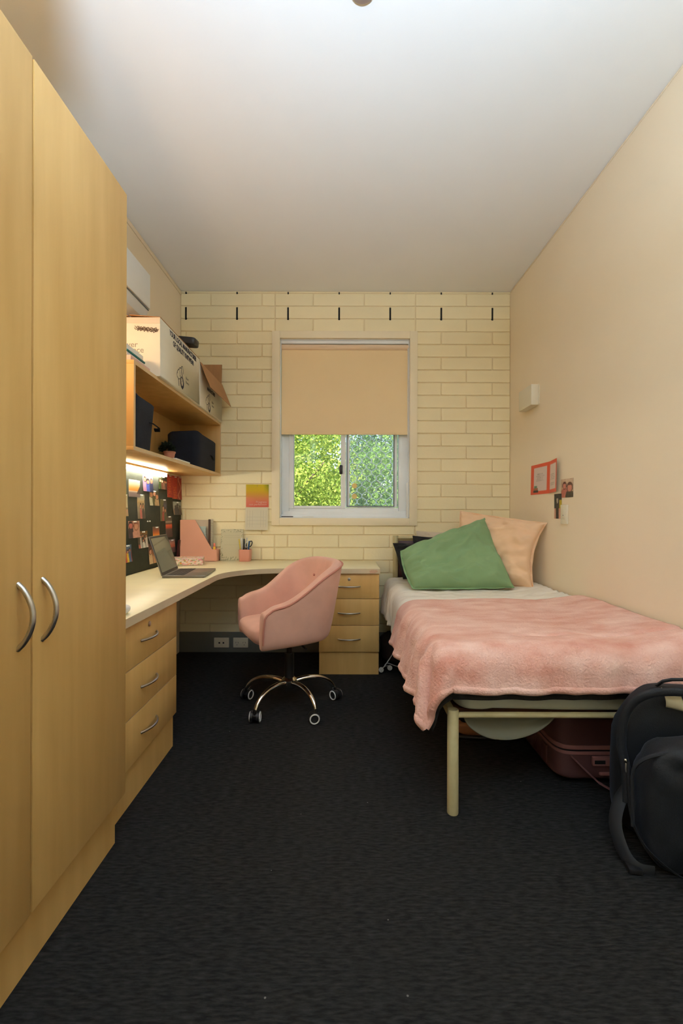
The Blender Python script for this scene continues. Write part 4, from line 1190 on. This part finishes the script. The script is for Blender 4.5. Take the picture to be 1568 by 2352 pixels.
# ceiling fitting
cf = thing('smoke_detector', 'small round brown-grey fitting on the ceiling', 'smoke detector', (0.06, 1.505, ZC))
G().lathe([(0.040, 0), (0.042, -0.006), (0.040, -0.014), (0.030, -0.020), (0.004, -0.022)], (0.06, 1.508, ZC), 28).build('cover', 'brownfit', cf)
G().lathe([(0.046, 0), (0.046, -0.004), (0.04, -0.005)], (0.06, 1.508, ZC), 28).build('base_ring', 'white', cf)

# ------------------------------------------------------------------ office chair
CHX, CHY = -0.305, 2.590
ch = thing('office_chair', 'pink velvet tub office chair on a chrome five-star base', 'chair', (CHX, CHY, 0), (0, 0, R(-63)), local=True)
W_, F_, B_ = 0.236, 0.212, 0.212
stn = []
for i in range(7): stn.append((W_, -F_ + (F_ + 0.0) * i / 7))
for i in range(25):
    a = PI * i / 24
    e = 2 / 2.7
    stn.append((math.copysign(abs(math.cos(a)) ** e, math.cos(a)) * W_, abs(math.sin(a)) ** e * B_))
for i in range(6, -1, -1): stn.append((-W_, -F_ + F_ * i / 7))
NP = 14


def shell_profile(h, tl, zb):
    th = 0.062
    m1 = zb + (h - zb) * 0.35; m2 = zb + (h - zb) * 0.7
    return [(-0.05, zb), (-0.016, zb + 0.004), (0.0, zb + 0.03), (tl * 0.35, m1), (tl * 0.7, m2), (tl, h - 0.03), (tl - 0.004, h - 0.012), (tl - 0.020, h - 0.001),
            (tl - 0.042, h - 0.001), (tl - th + 0.004, h - 0.012), (tl - th, h - 0.032), (tl * 0.7 - th, m2), (tl * 0.35 - th, m1), (-th, zb + 0.03)]


vs = []; tops = []
ns = len(stn)
for i, (x, y) in enumerate(stn):
    a = Vector(stn[max(i - 1, 0)]); b = Vector(stn[min(i + 1, ns - 1)]); t = (b - a).normalized()
    nrm = Vector((t.y, -t.x))
    k = sm(-0.13, B_ + 0.02, y)
    h = 0.618 + 0.045 * max(0, min(1, (y + F_) / 0.3)) + 0.170 * k
    fr_ = max(0.0, (-y - F_ + 0.05) / 0.05)
    h -= 0.020 * fr_ ** 2
    tl = 0.020 + 0.050 * k
    zb = 0.388 + 0.012 * k
    pr = shell_profile(h, tl, zb)
    for d, z in pr: vs.append((x + nrm.x * d, y + nrm.y * d, z))
    q = pr[6]; tops.append((x + nrm.x * (q[0] + 0.004), y + nrm.y * (q[0] + 0.004), q[1] - 0.004))
fs = [(i * NP + j, i * NP + (j + 1) % NP, (i + 1) * NP + (j + 1) % NP, (i + 1) * NP + j) for i in range(ns - 1) for j in range(NP)]
# rounded arm fronts
for end in (0, ns - 1):
    base = end * NP
    ring = [Vector(vs[base + j]) for j in range(NP)]
    c = sum(ring, Vector()) / NP
    prev = list(range(base, base + NP))
    for kk, (sc_, ad) in enumerate(((0.93, 0.014), (0.70, 0.024))):
        idx = []
        for p in ring:
            q = c + (p - c) * sc_
            q.z = c.z + (p.z - c.z) * (1 - (1 - sc_) * 0.25)
            q.y -= ad
            idx.append(len(vs)); vs.append(tuple(q))
        for j in range(NP):
            f = (prev[j], prev[(j + 1) % NP], idx[(j + 1) % NP], idx[j])
            fs.append(f)
        prev = idx
    fs.append(tuple(prev))
shell = G().add(vs, fs).build('tub_shell', 'velvet', ch, subsurf=1, angle=75)
pip = tops
p0 = Vector(tops[0]); p1 = Vector(tops[-1])
front_r = [(p0.x + 0.001, p0.y - 0.012, p0.z - 0.02), (p0.x - 0.006, p0.y - 0.016, p0.z - 0.08), (p0.x - 0.018, p0.y - 0.014, 0.43)]
front_l = [(-x, y, z) for x, y, z in front_r]
G().tube(list(reversed(front_r)) + pip + front_l, 0.0052, 8).build('piping', 'piping', ch)


def cush(q, p):
    puff = 0.012 * (1 - p[0] ** 2) * (1 - p[1] ** 2) if p[2] > 0 else 0
    q.z += puff
    if p[1] < -0.8 and p[2] < 0: q.y += 0.03 * (-p[2])
    return q


G().superell((0, -0.045, 0.448), (0.176, 0.215, 0.058), 0.42, 0.32, 40, 18, cush).build('seat_cushion', 'velvet', ch, angle=80)
G().superell((0, -0.02, 0.410), (0.205, 0.195, 0.016), 0.4, 0.5, 36, 8).build('seat_base', 'velvet', ch, angle=80)
TUFT = [(0.0, 0.72), (0.095, 0.72), (-0.095, 0.72), (0.048, 0.63), (-0.048, 0.63), (0.14, 0.63), (-0.14, 0.63)]
for (x, z) in TUFT:
    q_ = (z - 0.40) / 0.42
    yb_ = abs(max(0.0, 1 - (abs(x) / (W_ - 0.0)) ** 2.7)) ** (1 / 2.7) * B_ - 0.062 + 0.07 * q_ * 0.85
    G().superell((x, yb_ + 0.004, z), (0.008, 0.006, 0.008), 1, 1, 12, 8).build('tuft_button', 'piping', ch)
G().cyl((0, 0, 0.15), (0, 0, 0.30), 0.027, 20).build('gas_lift_cover', 'blackplastic', ch)
G().cyl((0, 0, 0.30), (0, 0, 0.38), 0.016, 16).build('gas_lift', 'blackplastic', ch)
G().box(-0.07, 0.07, -0.08, 0.08, 0.372, 0.394).build('mechanism', 'blackplastic', ch, bevel=0.006)
G().tube([(0.05, 0.0, 0.385), (0.15, 0.02, 0.375), (0.20, 0.02, 0.372)], [0.005, 0.005, 0.007], 8).build('lever', 'blackplastic', ch)
G().lathe([(0.040, 0.105), (0.044, 0.115), (0.044, 0.150), (0.032, 0.162), (0.028, 0.165)], (0, 0, 0), 24).build('hub', 'chrome', ch)
for k in range(5):
    ang = R(90 + 72 * k) - R(-63) + R(2)
    d = Vector((math.cos(ang), math.sin(ang), 0)); Z = Vector((0, 0, 1)); sd = Vector((-d.y, d.x, 0))
    pts = [d * 0.03 + Z * 0.135, d * 0.09 + Z * 0.145, d * 0.16 + Z * 0.142, d * 0.215 + Z * 0.122, d * 0.25 + Z * 0.094, d * 0.266 + Z * 0.068]
    lg = G().tube(spline(pts, 5), [0.016 - 0.004 * i / 25 for i in range(26)], 14).build('leg', 'chrome', ch); lg['local'] = 1
    c = d * 0.272
    ca = ang + (0.9, 1.4, 0.35, 1.1, 2.0)[k]
    if k == 2: ca = R(-90 + 63) + 0.0
    roll = Vector((math.cos(ca), math.sin(ca), 0)); ax = Vector((-roll.y, roll.x, 0))
    G().cyl(c + Z * 0.045, c + Z * 0.075, 0.008, 10).build('caster_stem', 'blackplastic', lg)
    cc = c - roll * 0.012
    G().cyl(cc - ax * 0.010 + Z * 0.033, cc + ax * 0.010 + Z * 0.033, 0.022, 18).build('caster_body', 'blackplastic', lg)
    for s_ in (-1, 1):
        wq = cc + ax * (s_ * 0.017) + Z * 0.030
        G().tube([wq - ax * 0.008, wq - ax * 0.0065, wq + ax * 0.0065, wq + ax * 0.008], [0.026, 0.0295, 0.0295, 0.026], 24).build('wheel', 'blackplastic', lg)
        ring = [wq + ax * (s_ * 0.0085) + (roll * math.cos(a) + Z * math.sin(a)) * 0.0235 for a in [q * 2 * PI / 24 for q in range(24)]]
        G().tube(ring, 0.0036, 6, closed=True).build('wheel_ring', 'whiterubber', lg)

# ------------------------------------------------------------------ bed frame and mattress
BX0, BX1, BY0, BY1 = 0.385, 1.298, 1.664, 3.54
bd = thing('bed_frame', 'cream enamelled tube bed frame with a maroon headboard panel', 'bed', (0.84, 2.6, 0))
for x in (0.403, 1.283):
    G().lathe([(0.0, 0.0), (0.0195, 0.0), (0.0205, 0.003), (0.0205, 0.376), (0.018, 0.380), (0.0, 0.381)], (x, BY0, 0), 24).build('leg', 'bedpaint', bd)
    G().tube([(x + (0.006 if x < 1 else -0.006), 3.545, 0.0), (x + (0.006 if x < 1 else -0.006), 3.545, 0.92)], 0.0205, 20).build('head_post', 'bedpaint', bd)
    G().box(x - 0.012, x + 0.012, BY0 + 0.02, 3.53, 0.338, 0.372).build('side_rail', 'bedpaint', bd, bevel=0.003)
G().cyl((0.42, BY0 + 0.002, 0.358), (1.27, BY0 + 0.002, 0.358), 0.0105, 16).build('foot_rail', 'bedpaint', bd)
G().box(0.43, 1.262, 3.540, 3.555, 0.45, 0.88).build('headboard_panel', 'maroon', bd, bevel=0.002)
G().cyl((0.42, 3.545, 0.905), (1.27, 3.545, 0.905), 0.014, 14).build('head_rail', 'bedpaint', bd)
for i in range(9):
    y = BY0 + 0.075 + i * 0.220
    G().box(0.416, 1.270, y, y + 0.10, 0.334, 0.352).build('slat', 'redwood', bd, bevel=0.002)

mt_ = thing('mattress', 'mattress in a rumpled sage-white fitted sheet on the bed frame', 'mattress', (0.84, 2.6, 0.355))


def mmod(q, p):
    n = fbm(q.x * 7, q.y * 5, q.z * 6 + 3, 1.0) * 0.014 + 0.006 * math.sin(q.x * 38 + q.z * 60 + 4 * fbm(q.x * 4, q.y * 4, 1))
    q.y += n * (1 if p[1] < -0.5 else 0.2); q.z += abs(n) * 0.3 if p[2] < 0.9 else 0
    return q


G().superell((0.845, 2.602, 0.4675), (0.426, 0.920, 0.1125), 0.12, 0.12, 160, 28, mmod).build('fitted_sheet', 'sheet', mt_, angle=80)
# loose cloth end sagging below the foot rail, coloured darker than the fitted sheet


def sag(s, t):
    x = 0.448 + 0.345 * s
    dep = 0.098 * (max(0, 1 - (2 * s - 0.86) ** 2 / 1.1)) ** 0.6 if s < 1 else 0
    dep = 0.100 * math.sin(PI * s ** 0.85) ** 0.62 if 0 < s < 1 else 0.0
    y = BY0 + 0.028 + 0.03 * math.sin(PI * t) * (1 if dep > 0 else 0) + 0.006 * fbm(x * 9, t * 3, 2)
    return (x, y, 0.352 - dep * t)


G().grid(sag, 44, 10).build('loose_tail', 'tailcloth', mt_, solid=0.004, angle=80)


def drape_sheet(p0, p1, q0, q1, nu, nv, xL, yF, ztop, Rr, flare_x, flare_y, wave, wr, seed, crease=False, wrinkle=0.0):
    """cloth laid over the bed: hangs over the open side (x < xL) and the foot (y < yF)"""
    def fn(s, t):
        p = p0 + (p1 - p0) * s; q = q0 + (q1 - q0) * t
        dx, dy = max(0.0, xL - p), max(0.0, yF - q)
        r = math.hypot(dx, dy)
        z = ztop
        n = fbm(p * 3.1 + seed, q * 3.1, seed, 1.0)
        z += wr * n + wr * 0.5 * fbm(p * 9, q * 6 + seed, seed, 1.0)
        z += 0.028 * sm(1.0, 1.3, p)
        if wrinkle: z += wrinkle * (0.5 - abs(fbm(p * 5 + q * 2.0, q * 11 - p * 2.5, seed + 2, 1.0, 2)) * 2)
        if crease: z -= 0.010 * math.exp(-((q - 1.745 - 0.03 * fbm(p * 2, 3.0, 7)) / 0.010) ** 2) * sm(0.6, 0.75, p)
        if r <= 0: return (p, q, z)
        ux, uy = dx / r, dy / r
        bend = Rr * PI / 2
        fl = flare_x * ux * ux + flare_y * uy * uy
        if r < bend: out, dn = Rr * math.sin(r / Rr), Rr * (1 - math.cos(r / Rr))
        else: out, dn = Rr + fl * (r - bend), Rr + math.sqrt(max(0.05, 1 - fl * fl)) * (r - bend)
        al = q * ux - p * uy
        k = min(1.0, r / 0.16)
        al = (q - yF) * (ux > 0) - (p - xL) * (uy > 0)
        out += wave * k * (math.sin(al * 30 + seed) * 0.6 + math.sin(al * 47 + 2 * seed) * 0.4) * (0.35 + 0.65 * ux)
        out += 0.012 * k * fbm(al * 6, r * 6, seed + 5)
        if wrinkle: out += wrinkle * 1.6 * k * (0.5 - abs(fbm(q * 9 + r * 4, r * 3, seed + 6, 1.0, 2)) * 2)
        return (max(p, xL) - ux * out, max(q, yF) - uy * out, z - dn)
    return fn


EDGE = 0.395
o = G().grid(drape_sheet(0.135, 1.292, 3.500, 2.30, 80, 90, EDGE, 0.0, 0.590, 0.075, 0.10, 0, 0.008, 0.008, 2.0, False, 0.016), 110, 150).build('quilt', 'quilt', solid=0.016, angle=80)
tag(o, 'taupe grey quilt turned over the pillow end of the bed', 'quilt')
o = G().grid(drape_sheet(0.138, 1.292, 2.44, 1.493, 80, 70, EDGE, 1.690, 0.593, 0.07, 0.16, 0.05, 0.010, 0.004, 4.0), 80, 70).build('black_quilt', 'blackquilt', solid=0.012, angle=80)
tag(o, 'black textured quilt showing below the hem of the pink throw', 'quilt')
tf = drape_sheet(0.118, 1.298, 2.462, 1.500, 170, 150, EDGE - 0.004, 1.688, 0.617, 0.085, 0.22, 0.10, 0.020, 0.016, 4.0, True)
o = G().grid(tf, 170, 150).build('plush_throw', 'fur', solid=0.024, angle=80)
G().tube([tf(i / 120, 1.0) for i in range(121)], 0.0165, 8).build('hem', 'fur', o, angle=80)
G().tube([tf(0.0, i / 100) for i in range(101)], 0.0165, 8).build('hem', 'fur', o, angle=80)
tag(o, 'salmon pink plush throw spread over the foot of the bed', 'blanket')


# ------------------------------------------------------------------ pillows (each through four corner points)
def pillow(name, label, bl_, br_, tr_, tl_, th, m, seed, flange=0.0, m2=None, wr=0.012, pin=(0.06, 0.06, 0.06, 0.06), n=64, gather=(0, 0, 0, 0)):
    P = [Vector(c) for c in (bl_, br_, tr_, tl_)]
    nz = (P[1] - P[0]).cross(P[3] - P[0]).normalized()      # towards the camera
    cx = sum(P, Vector()) / 4
    t = thing(name, label, 'pillow', tuple((P[0] + P[1]) / 2), group='pillows at the head of the bed')

    def at(s, u):
        a, b = 2 * s - 1, 2 * u - 1
        # sides pulled in between the corners
        pa = pin[0] if a < 0 else pin[1]; pb = pin[2] if b < 0 else pin[3]
        a2 = a * (1 - pa * (1 - b * b)); b2 = b * (1 - pb * (1 - a * a))
        S, U = (a2 + 1) / 2, (b2 + 1) / 2
        return P[0].lerp(P[1], S).lerp(P[3].lerp(P[2], S), U)

    def surf(sg):
        def fn(s, u):
            # concentrate samples near the rim
            a, b = math.sin((s - 0.5) * PI), math.sin((u - 0.5) * PI)
            s2, u2 = (a + 1) / 2, (b + 1) / 2
            e = max(0.0, (1 - a ** 4) * (1 - b ** 4))
            hgt = th / 2 * e ** 0.42
            p = at(s2, u2)
            w_ = fbm(a * 2.2 + seed, b * 2.2, seed, 1.0) * wr * 1.4
            rim = sm(0.35, 1.0, max(abs(a), abs(b)))
            w_ += rim * wr * 0.9 * math.sin(9 * (a + 0.6 * b) + seed + 5 * fbm(a * 2, b * 2, seed)) * (e ** 0.5)
            w_ += wr * 0.35 * math.sin(16 * (b - 0.35 * a) + 6 * fbm(a * 1.5, b * 1.5, seed + 3)) * e
            for k_, (d_, al_) in enumerate(((1 + a, b), (1 - a, b), (1 + b, a), (1 - b, a))):
                if gather[k_]: w_ += gather[k_] * math.exp(-d_ * 2.6) * math.sin(15 * al_ + 5 * fbm(al_ * 2, d_ * 1.2, seed + k_) + 2.2 * d_) * min(1, d_ * 6)
            w_ += wr * 0.22 * (1 - 2 * abs(fbm(a * 3.5 + 0.9 * b + seed, b * 7 - 1.5 * a, seed + 9, 1.0, 2))) * e
            if sg < 0: w_ = 0
            hgt *= 1.25 if sg > 0 else 0.75
            return p + nz * (sg * hgt + w_ * e ** 0.25)
        return fn
    g_ = G().grid(surf(1), n, n).grid(surf(-1), n, n)
    g_.build('pillow_case', m, t, angle=85)
    if flange:
        def fl(k):
            pts = []
            for (s0, u0, s1, u1) in ((0, 0, 1, 0), (1, 0, 1, 1), (1, 1, 0, 1), (0, 1, 0, 0)):
                for i in range(24):
                    s, u = s0 + (s1 - s0) * i / 24, u0 + (u1 - u0) * i / 24
                    p = at(s, u); d = (p - cx); d -= nz * d.dot(nz); d.normalize()
                    pts.append(p + d * flange * k + nz * (0.004 * math.sin(i * 1.1 + seed) * k))
            return pts
        a, b = fl(-0.25), fl(1.0)
        m_ = len(a)
        vs = []
        for off in (0.002, -0.002):
            vs += [p + nz * off for p in a] + [p + nz * off for p in b]
        fs = []
        for i in range(m_):
            j = (i + 1) % m_
            fs += [(i, j, m_ + j, m_ + i), (2 * m_ + i, 3 * m_ + i, 3 * m_ + j, 2 * m_ + j), (m_ + i, m_ + j, 3 * m_ + j, 3 * m_ + i), (i, 2 * m_ + i, 2 * m_ + j, j)]
        G().add(vs, fs).build('flange', m2 or m, t, angle=85)
    return t


pillow('pillow', 'beige linen pillow tucked rearmost behind the black pillows', (0.56, 3.490, 0.605), (0.98, 3.490, 0.605), (0.965, 3.512, 0.955), (0.562, 3.512, 0.960), 0.030, 'beigelinen', 5)
pillow('pillow', 'black linen pillow propped up behind the front black one', (0.53, 3.43, 0.605), (0.90, 3.43, 0.605), (0.895, 3.462, 0.915), (0.527, 3.462, 0.925), 0.045, 'blacklinen', 7, wr=0.014)
pillow('pillow', 'black linen pillow slumped at the bed edge behind the green cushion', (0.435, 3.30, 0.615), (0.84, 3.32, 0.612), (0.84, 3.40, 0.880), (0.368, 3.385, 0.872), 0.095, 'blacklinen', 9, wr=0.022, pin=(0.03, 0.06, 0.05, 0.06), gather=(0.014, 0, 0.006, 0.006))
pillow('pillow', 'large peach linen pillow leaning against the wall', (0.790, 3.24, 0.615), (1.222, 2.93, 0.612), (1.296, 2.918, 1.030), (0.880, 3.40, 1.108), 0.125, 'peach', 12, flange=0.014, wr=0.020, pin=(0.05, 0.17, 0.06, 0.05), gather=(0.0, 0.012, 0.006, 0.0))
pillow('cushion', 'green linen cushion with a fringed edge leaning on the peach pillow', (0.450, 2.895, 0.618), (1.085, 2.915, 0.622), (0.978, 3.165, 1.056), (0.402, 3.11, 0.832), 0.150, 'green', 15, flange=0.012, wr=0.026, pin=(-0.05, 0.035, 0.0, 0.03), gather=(0.020, 0.0, 0.010, 0.005))

# ------------------------------------------------------------------ under the bed
su = thing('suitcase', 'rose brown hard-shell suitcase lying flat under the bed', 'suitcase', (1.08, 2.15, 0))
sx0, sx1, sy0, sy1 = 0.862, 1.300, 1.828, 2.47
scx, scy = (sx0 + sx1) / 2, (sy0 + sy1) / 2
shx, shy = (sx1 - sx0) / 2, (sy1 - sy0) / 2
def half(z0, z1, up):
    zc_, hz = (z0 + z1) / 2, (z1 - z0) / 2
    def md(q, p):
        if (p[2] > 0) != up: q.z = math.copysign(hz, p[2])
        return q
    return G().superell((scx, scy, zc_), (shx, shy, hz), 0.30, 0.22, 64, 20, md)
half(0.012, 0.132, False).build('lower_shell', 'suitcase', su, angle=60)
half(0.162, 0.300, True).build('upper_shell', 'suitcase', su, angle=60)
def band(z0, z1, grow, m, nm):
    n = 64; vs = []
    for z, gq in ((z0, 0), (z0, grow), (z1, grow), (z1, 0)):
        for i in range(n):
            a = 2 * PI * i / n
            vs.append((scx + math.copysign(abs(math.cos(a)) ** 0.22, math.cos(a)) * (shx - 0.004 + gq), scy + math.copysign(abs(math.sin(a)) ** 0.22, math.sin(a)) * (shy - 0.004 + gq), z))
    G().add(vs, [(k * n + i, k * n + (i + 1) % n, ((k + 1) % 4) * n + (i + 1) % n, ((k + 1) % 4) * n + i) for k in range(4) for i in range(n)]).build(nm, m, su, angle=50)
band(0.128, 0.140, 0.007, 'suittrim', 'zip_band')
band(0.140, 0.148, 0.003, 'blackplastic', 'zip')
band(0.148, 0.164, 0.007, 'suittrim', 'zip_band')
lk = G().box(1.000, 1.150, sy0 - 0.012, sy0 + 0.004, 0.086, 0.122).build('carry_handle', 'suittrim', su, bevel=0.004)
G().box(1.006, 1.048, sy0 - 0.0135, sy0 - 0.011, 0.096, 0.110).build('handle_slot', 'black', lk)
G().box(1.03, 1.17, sy0 - 0.008, sy0 + 0.006, 0.046, 0.058).build('shell_rib', 'suittrim', su, bevel=0.003)
for i in range(5):
    y = sy0 + 0.09 + i * 0.11
    G().box(sx0 - 0.006, sx0 + 0.004, y, y + 0.05, 0.045, 0.120).build('shell_rib', 'suitcase', su, bevel=0.004)
for (x, y) in ((sx0 + 0.07, sy0 + 0.06), (sx1 - 0.07, sy0 + 0.06), (sx0 + 0.07, sy1 - 0.06), (sx1 - 0.07, sy1 - 0.06)):
    G().cyl((x, y, 0.0), (x, y, 0.02), 0.018, 14).build('foot', 'blackplastic', su)
G().tube([(0.912, sy0 - 0.010, 0.128), (0.955, sy0 - 0.022, 0.085), (1.01, sy0 - 0.034, 0.035), (1.06, sy0 - 0.042, 0.008), (1.105, sy0 - 0.045, 0.006)], 0.013, 8, flat=0.16).build('strap', 'suittrim', su)
G().box(1.085, 1.125, sy0 - 0.058, sy0 - 0.030, 0.0, 0.016).build('strap_buckle', 'suittrim', su, bevel=0.003)

# slumped dark bag near the head of the bed
def bagmod(q, p):
    q.z *= 1 + 0.25 * p[0]
    q.x += 0.03 * fbm(p[0] * 2, p[1] * 2, p[2] * 2 + 5); q.z += 0.012 * fbm(p[0] * 3, p[1] * 3, 8)
    return q
db = thing('tote_bag', 'dark brown slumped bag on the floor between the pedestal and the bed', 'bag', (0.44, 3.36, 0))
G().superell((0.45, 3.37, 0.110), (0.17, 0.16, 0.108), 0.5, 0.5, 32, 16, bagmod).build('bag_body', 'darkbrown', db, angle=80)
G().tube([(0.36, 3.27, 0.19), (0.40, 3.25, 0.245), (0.47, 3.25, 0.25), (0.53, 3.27, 0.20)], 0.008, 8, flat=0.4).build('bag_handle', 'darkbrown', db)
o = G().superell((0.475, 3.02, 0.032), (0.085, 0.10, 0.032), 0.7, 0.6, 28, 14, lambda q, p: q + Vector((0, 0, 0.012 * fbm(p[0] * 2, p[1] * 2, 3)))).build('cloth_bundle', 'quilt', angle=80)
tag(o, 'small grey cloth bundle on the carpet under the bed edge', 'cloth')
# tan shoe further under the bed
sho = thing('shoe', 'tan leather shoe on the carpet under the foot of the bed', 'shoe', (0.68, 2.24, 0))
def shoemod(q, p):
    k = (p[0] + 1) / 2
    q.y *= 0.8 + 0.3 * k
    if p[2] > 0: q.z *= 1.0 - 0.55 * sm(0.35, 0.8, k)
    return q
G().superell((0.68, 2.24, 0.045), (0.125, 0.042, 0.034), 0.6, 0.55, 28, 14, shoemod).build('upper', 'tan', sho, angle=80)
G().superell((0.68, 2.24, 0.009), (0.13, 0.046, 0.009), 0.3, 0.6, 28, 8).build('sole', 'blackplastic', sho, angle=70)
G().superell((0.615, 2.24, 0.078), (0.038, 0.026, 0.006), 0.8, 0.8, 18, 8).build('opening', 'black', sho)


# power cords with round plugs
def cordset(name, label, plug, tilt_, path):
    t = thing(name, label, 'power cord', (plug[0], plug[1], 0), group='power cords by the pedestal')
    c = Vector(plug)
    M_ = Matrix.Translation(c) @ Matrix.Rotation(R(tilt_), 4, 'X')
    G().lathe([(0.001, 0.014), (0.012, 0.014), (0.0175, 0.004), (0.0175, 0.0), (0.016, -0.002), (0.001, -0.002)], (0, 0, 0), 24, 'Y').xf(M_).build('plug', 'cord', t)
    for dx, dz in ((-0.006, 0.004), (0.006, 0.004), (0, -0.007)):
        G().box(dx - 0.001, dx + 0.001, -0.0032, -0.0015, dz - 0.003, dz + 0.003).xf(M_).build('pin_slot', 'black', t)
    G().tube([c + Vector((0, 0.010, 0.002))] + path, 0.0034, 8).build('cable', 'cord', t)
cordset('power_cord', 'grey-white power cord with its round plug resting against the pedestal corner', (0.263, 3.115, 0.022), -12, spline([(0.285, 3.14, 0.035), (0.325, 3.18, 0.075), (0.365, 3.19, 0.13), (0.40, 3.19, 0.165)]))
cordset('extension_lead', 'grey-white extension lead with its round plug out on the carpet near the bed', (0.325, 3.150, 0.024), -14, spline([(0.315, 3.18, 0.03), (0.295, 3.22, 0.012), (0.32, 3.26, 0.02), (0.38, 3.24, 0.006), (0.43, 3.21, 0.006), (0.50, 3.20, 0.008)]))

# ------------------------------------------------------------------ backpack
bp_ = thing('backpack', 'open navy-black backpack standing at the foot of the bed', 'backpack', (1.105, 1.475, 0), (0, 0, R(-10)), local=True)
def rrp(x, y, e=0.4):
    return x, y
BWd, BH = 0.190, 0.522
# rear body: an upright padded panel, open mouth in front
def backmod(q, p):
    k = (p[2] + 1) / 2
    q.x *= 1.0 - 0.28 * sm(0.55, 1.0, k) ** 2
    q.y += 0.035 * (1 - k)
    q.x += 0.008 * fbm(p[0] * 2, p[2] * 2, 3); q.y += 0.012 * fbm(p[0] * 2.5, p[2] * 2.5, 6)
    return q
G().superell((0, 0.045, BH / 2), (BWd, 0.045, BH / 2), 0.45, 0.45, 48, 28, backmod).build('rear_body', 'packblack', bp_, angle=80)
# rim of the opened mouth
rim = []
for i in range(33):
    a = PI * i / 32
    x = -math.copysign(abs(math.cos(a)) ** 0.6, math.cos(a)) * (BWd - 0.004)
    z = 0.325 + 0.205 * math.sin(a) ** 0.7
    rim.append((x, -0.002 - 0.035 * math.sin(a) ** 2, z))
low = lambda x0_: [(x0_, -0.02, 0.26), (x0_, -0.03, 0.16)]
G().tube(list(reversed(low(-BWd + 0.012))) + rim + low(BWd - 0.012), 0.0095, 8, flat=1.6).build('mouth_rim', 'packblack', bp_, angle=80)
# front body, lower and bulging, its top edge pulled forward
def frontmod(q, p):
    k = (p[2] + 1) / 2
    q.y += -0.03 * sm(0.5, 1.0, k)
    q.x += 0.012 * fbm(p[0] * 2.2, p[2] * 2.2, 13)
    q.y += 0.020 * fbm(p[0] * 2.6, p[2] * 2.6, 16) + 0.007 * math.sin(8 * p[0] + 9 * p[2])
    return q
G().superell((0.012, -0.075, 0.205), (BWd - 0.006, 0.080, 0.205), 0.55, 0.5, 48, 28, frontmod).build('front_body', 'packblack', bp_, angle=80)
def pockmod(q, p):
    q.y += 0.015 * fbm(p[0] * 2.5, p[2] * 2.5, 23) + 0.006 * math.sin(7 * p[0] - 8 * p[2])
    return q
pk = G().superell((0.085, -0.155, 0.185), (0.150, 0.050, 0.150), 0.55, 0.5, 40, 24, pockmod).build('front_pocket', 'packblack', bp_, angle=80)
pk['local'] = 1
arc = [(0.085 - 0.145 * math.cos(PI * i / 20), -0.178 - 0.010 * math.sin(PI * i / 20), 0.205 + 0.120 * math.sin(PI * i / 20) ** 0.8) for i in range(21)]
G().tube([(-0.06, -0.178, 0.10)] + arc, 0.0045, 6).build('zip', 'packgrey', pk)
arc2 = [(0.012 - 0.212 * math.cos(PI * i / 20), -0.115 - 0.035 * math.sin(PI * i / 20), 0.285 + 0.115 * math.sin(PI * i / 20) ** 0.7) for i in range(21)]
G().tube([(-0.20, -0.120, 0.14)] + arc2, 0.0055, 6).build('zip', 'packgrey', bp_)
for (x, y, z) in ((-0.205, -0.068, 0.318), (-0.062, -0.190, 0.212), (0.02, -0.212, 0.045)):
    zp = G().superell((x, y - 0.014, z), (0.005, 0.004, 0.008), 0.7, 0.7, 10, 8).build('zip_slider', 'chrome', bp_); zp['local'] = 1
    G().tube([(x, y - 0.017, z - 0.006), (x - 0.002, y - 0.020, z - 0.020), (x, y - 0.018, z - 0.032)], 0.0022, 6).build('zip_pull', 'steel', zp)
slb = G().grid(lambda s, t: (-0.072 + 0.052 * s + 0.014 * (1 - t), -0.012 - 0.012 * math.sin(PI * t), 0.470 + 0.062 * t - 0.010 * s), 6, 8).build('care_label', 'label', bp_, solid=0.0015)
G().tube([(-0.065, 0.03, 0.525), (-0.055, 0.012, 0.545), (-0.035, 0.0, 0.556), (0.0, -0.004, 0.560), (0.035, 0.0, 0.556), (0.055, 0.012, 0.545), (0.065, 0.03, 0.525)], 0.009, 8, flat=0.6).build('grab_handle', 'packblack', bp_)
# side buckle webbing and straps trailing on the carpet
G().tube(spline([(-0.185, -0.05, 0.30), (-0.196, -0.08, 0.22), (-0.192, -0.105, 0.14), (-0.165, -0.14, 0.085), (-0.10, -0.175, 0.045), (-0.03, -0.195, 0.03)]), 0.010, 8, flat=0.3).build('side_strap', 'packgrey', bp_)
G().tube(spline([(-0.165, 0.00, 0.19), (-0.200, -0.02, 0.150), (-0.222, -0.05, 0.095), (-0.212, -0.09, 0.035), (-0.185, -0.115, 0.010), (-0.14, -0.12, 0.008)]), 0.022, 10, flat=0.25).build('shoulder_strap', 'packgrey', bp_)
G().box(-0.215, -0.175, -0.135, -0.095, 0.002, 0.018).build('buckle', 'blackplastic', bp_, bevel=0.004)
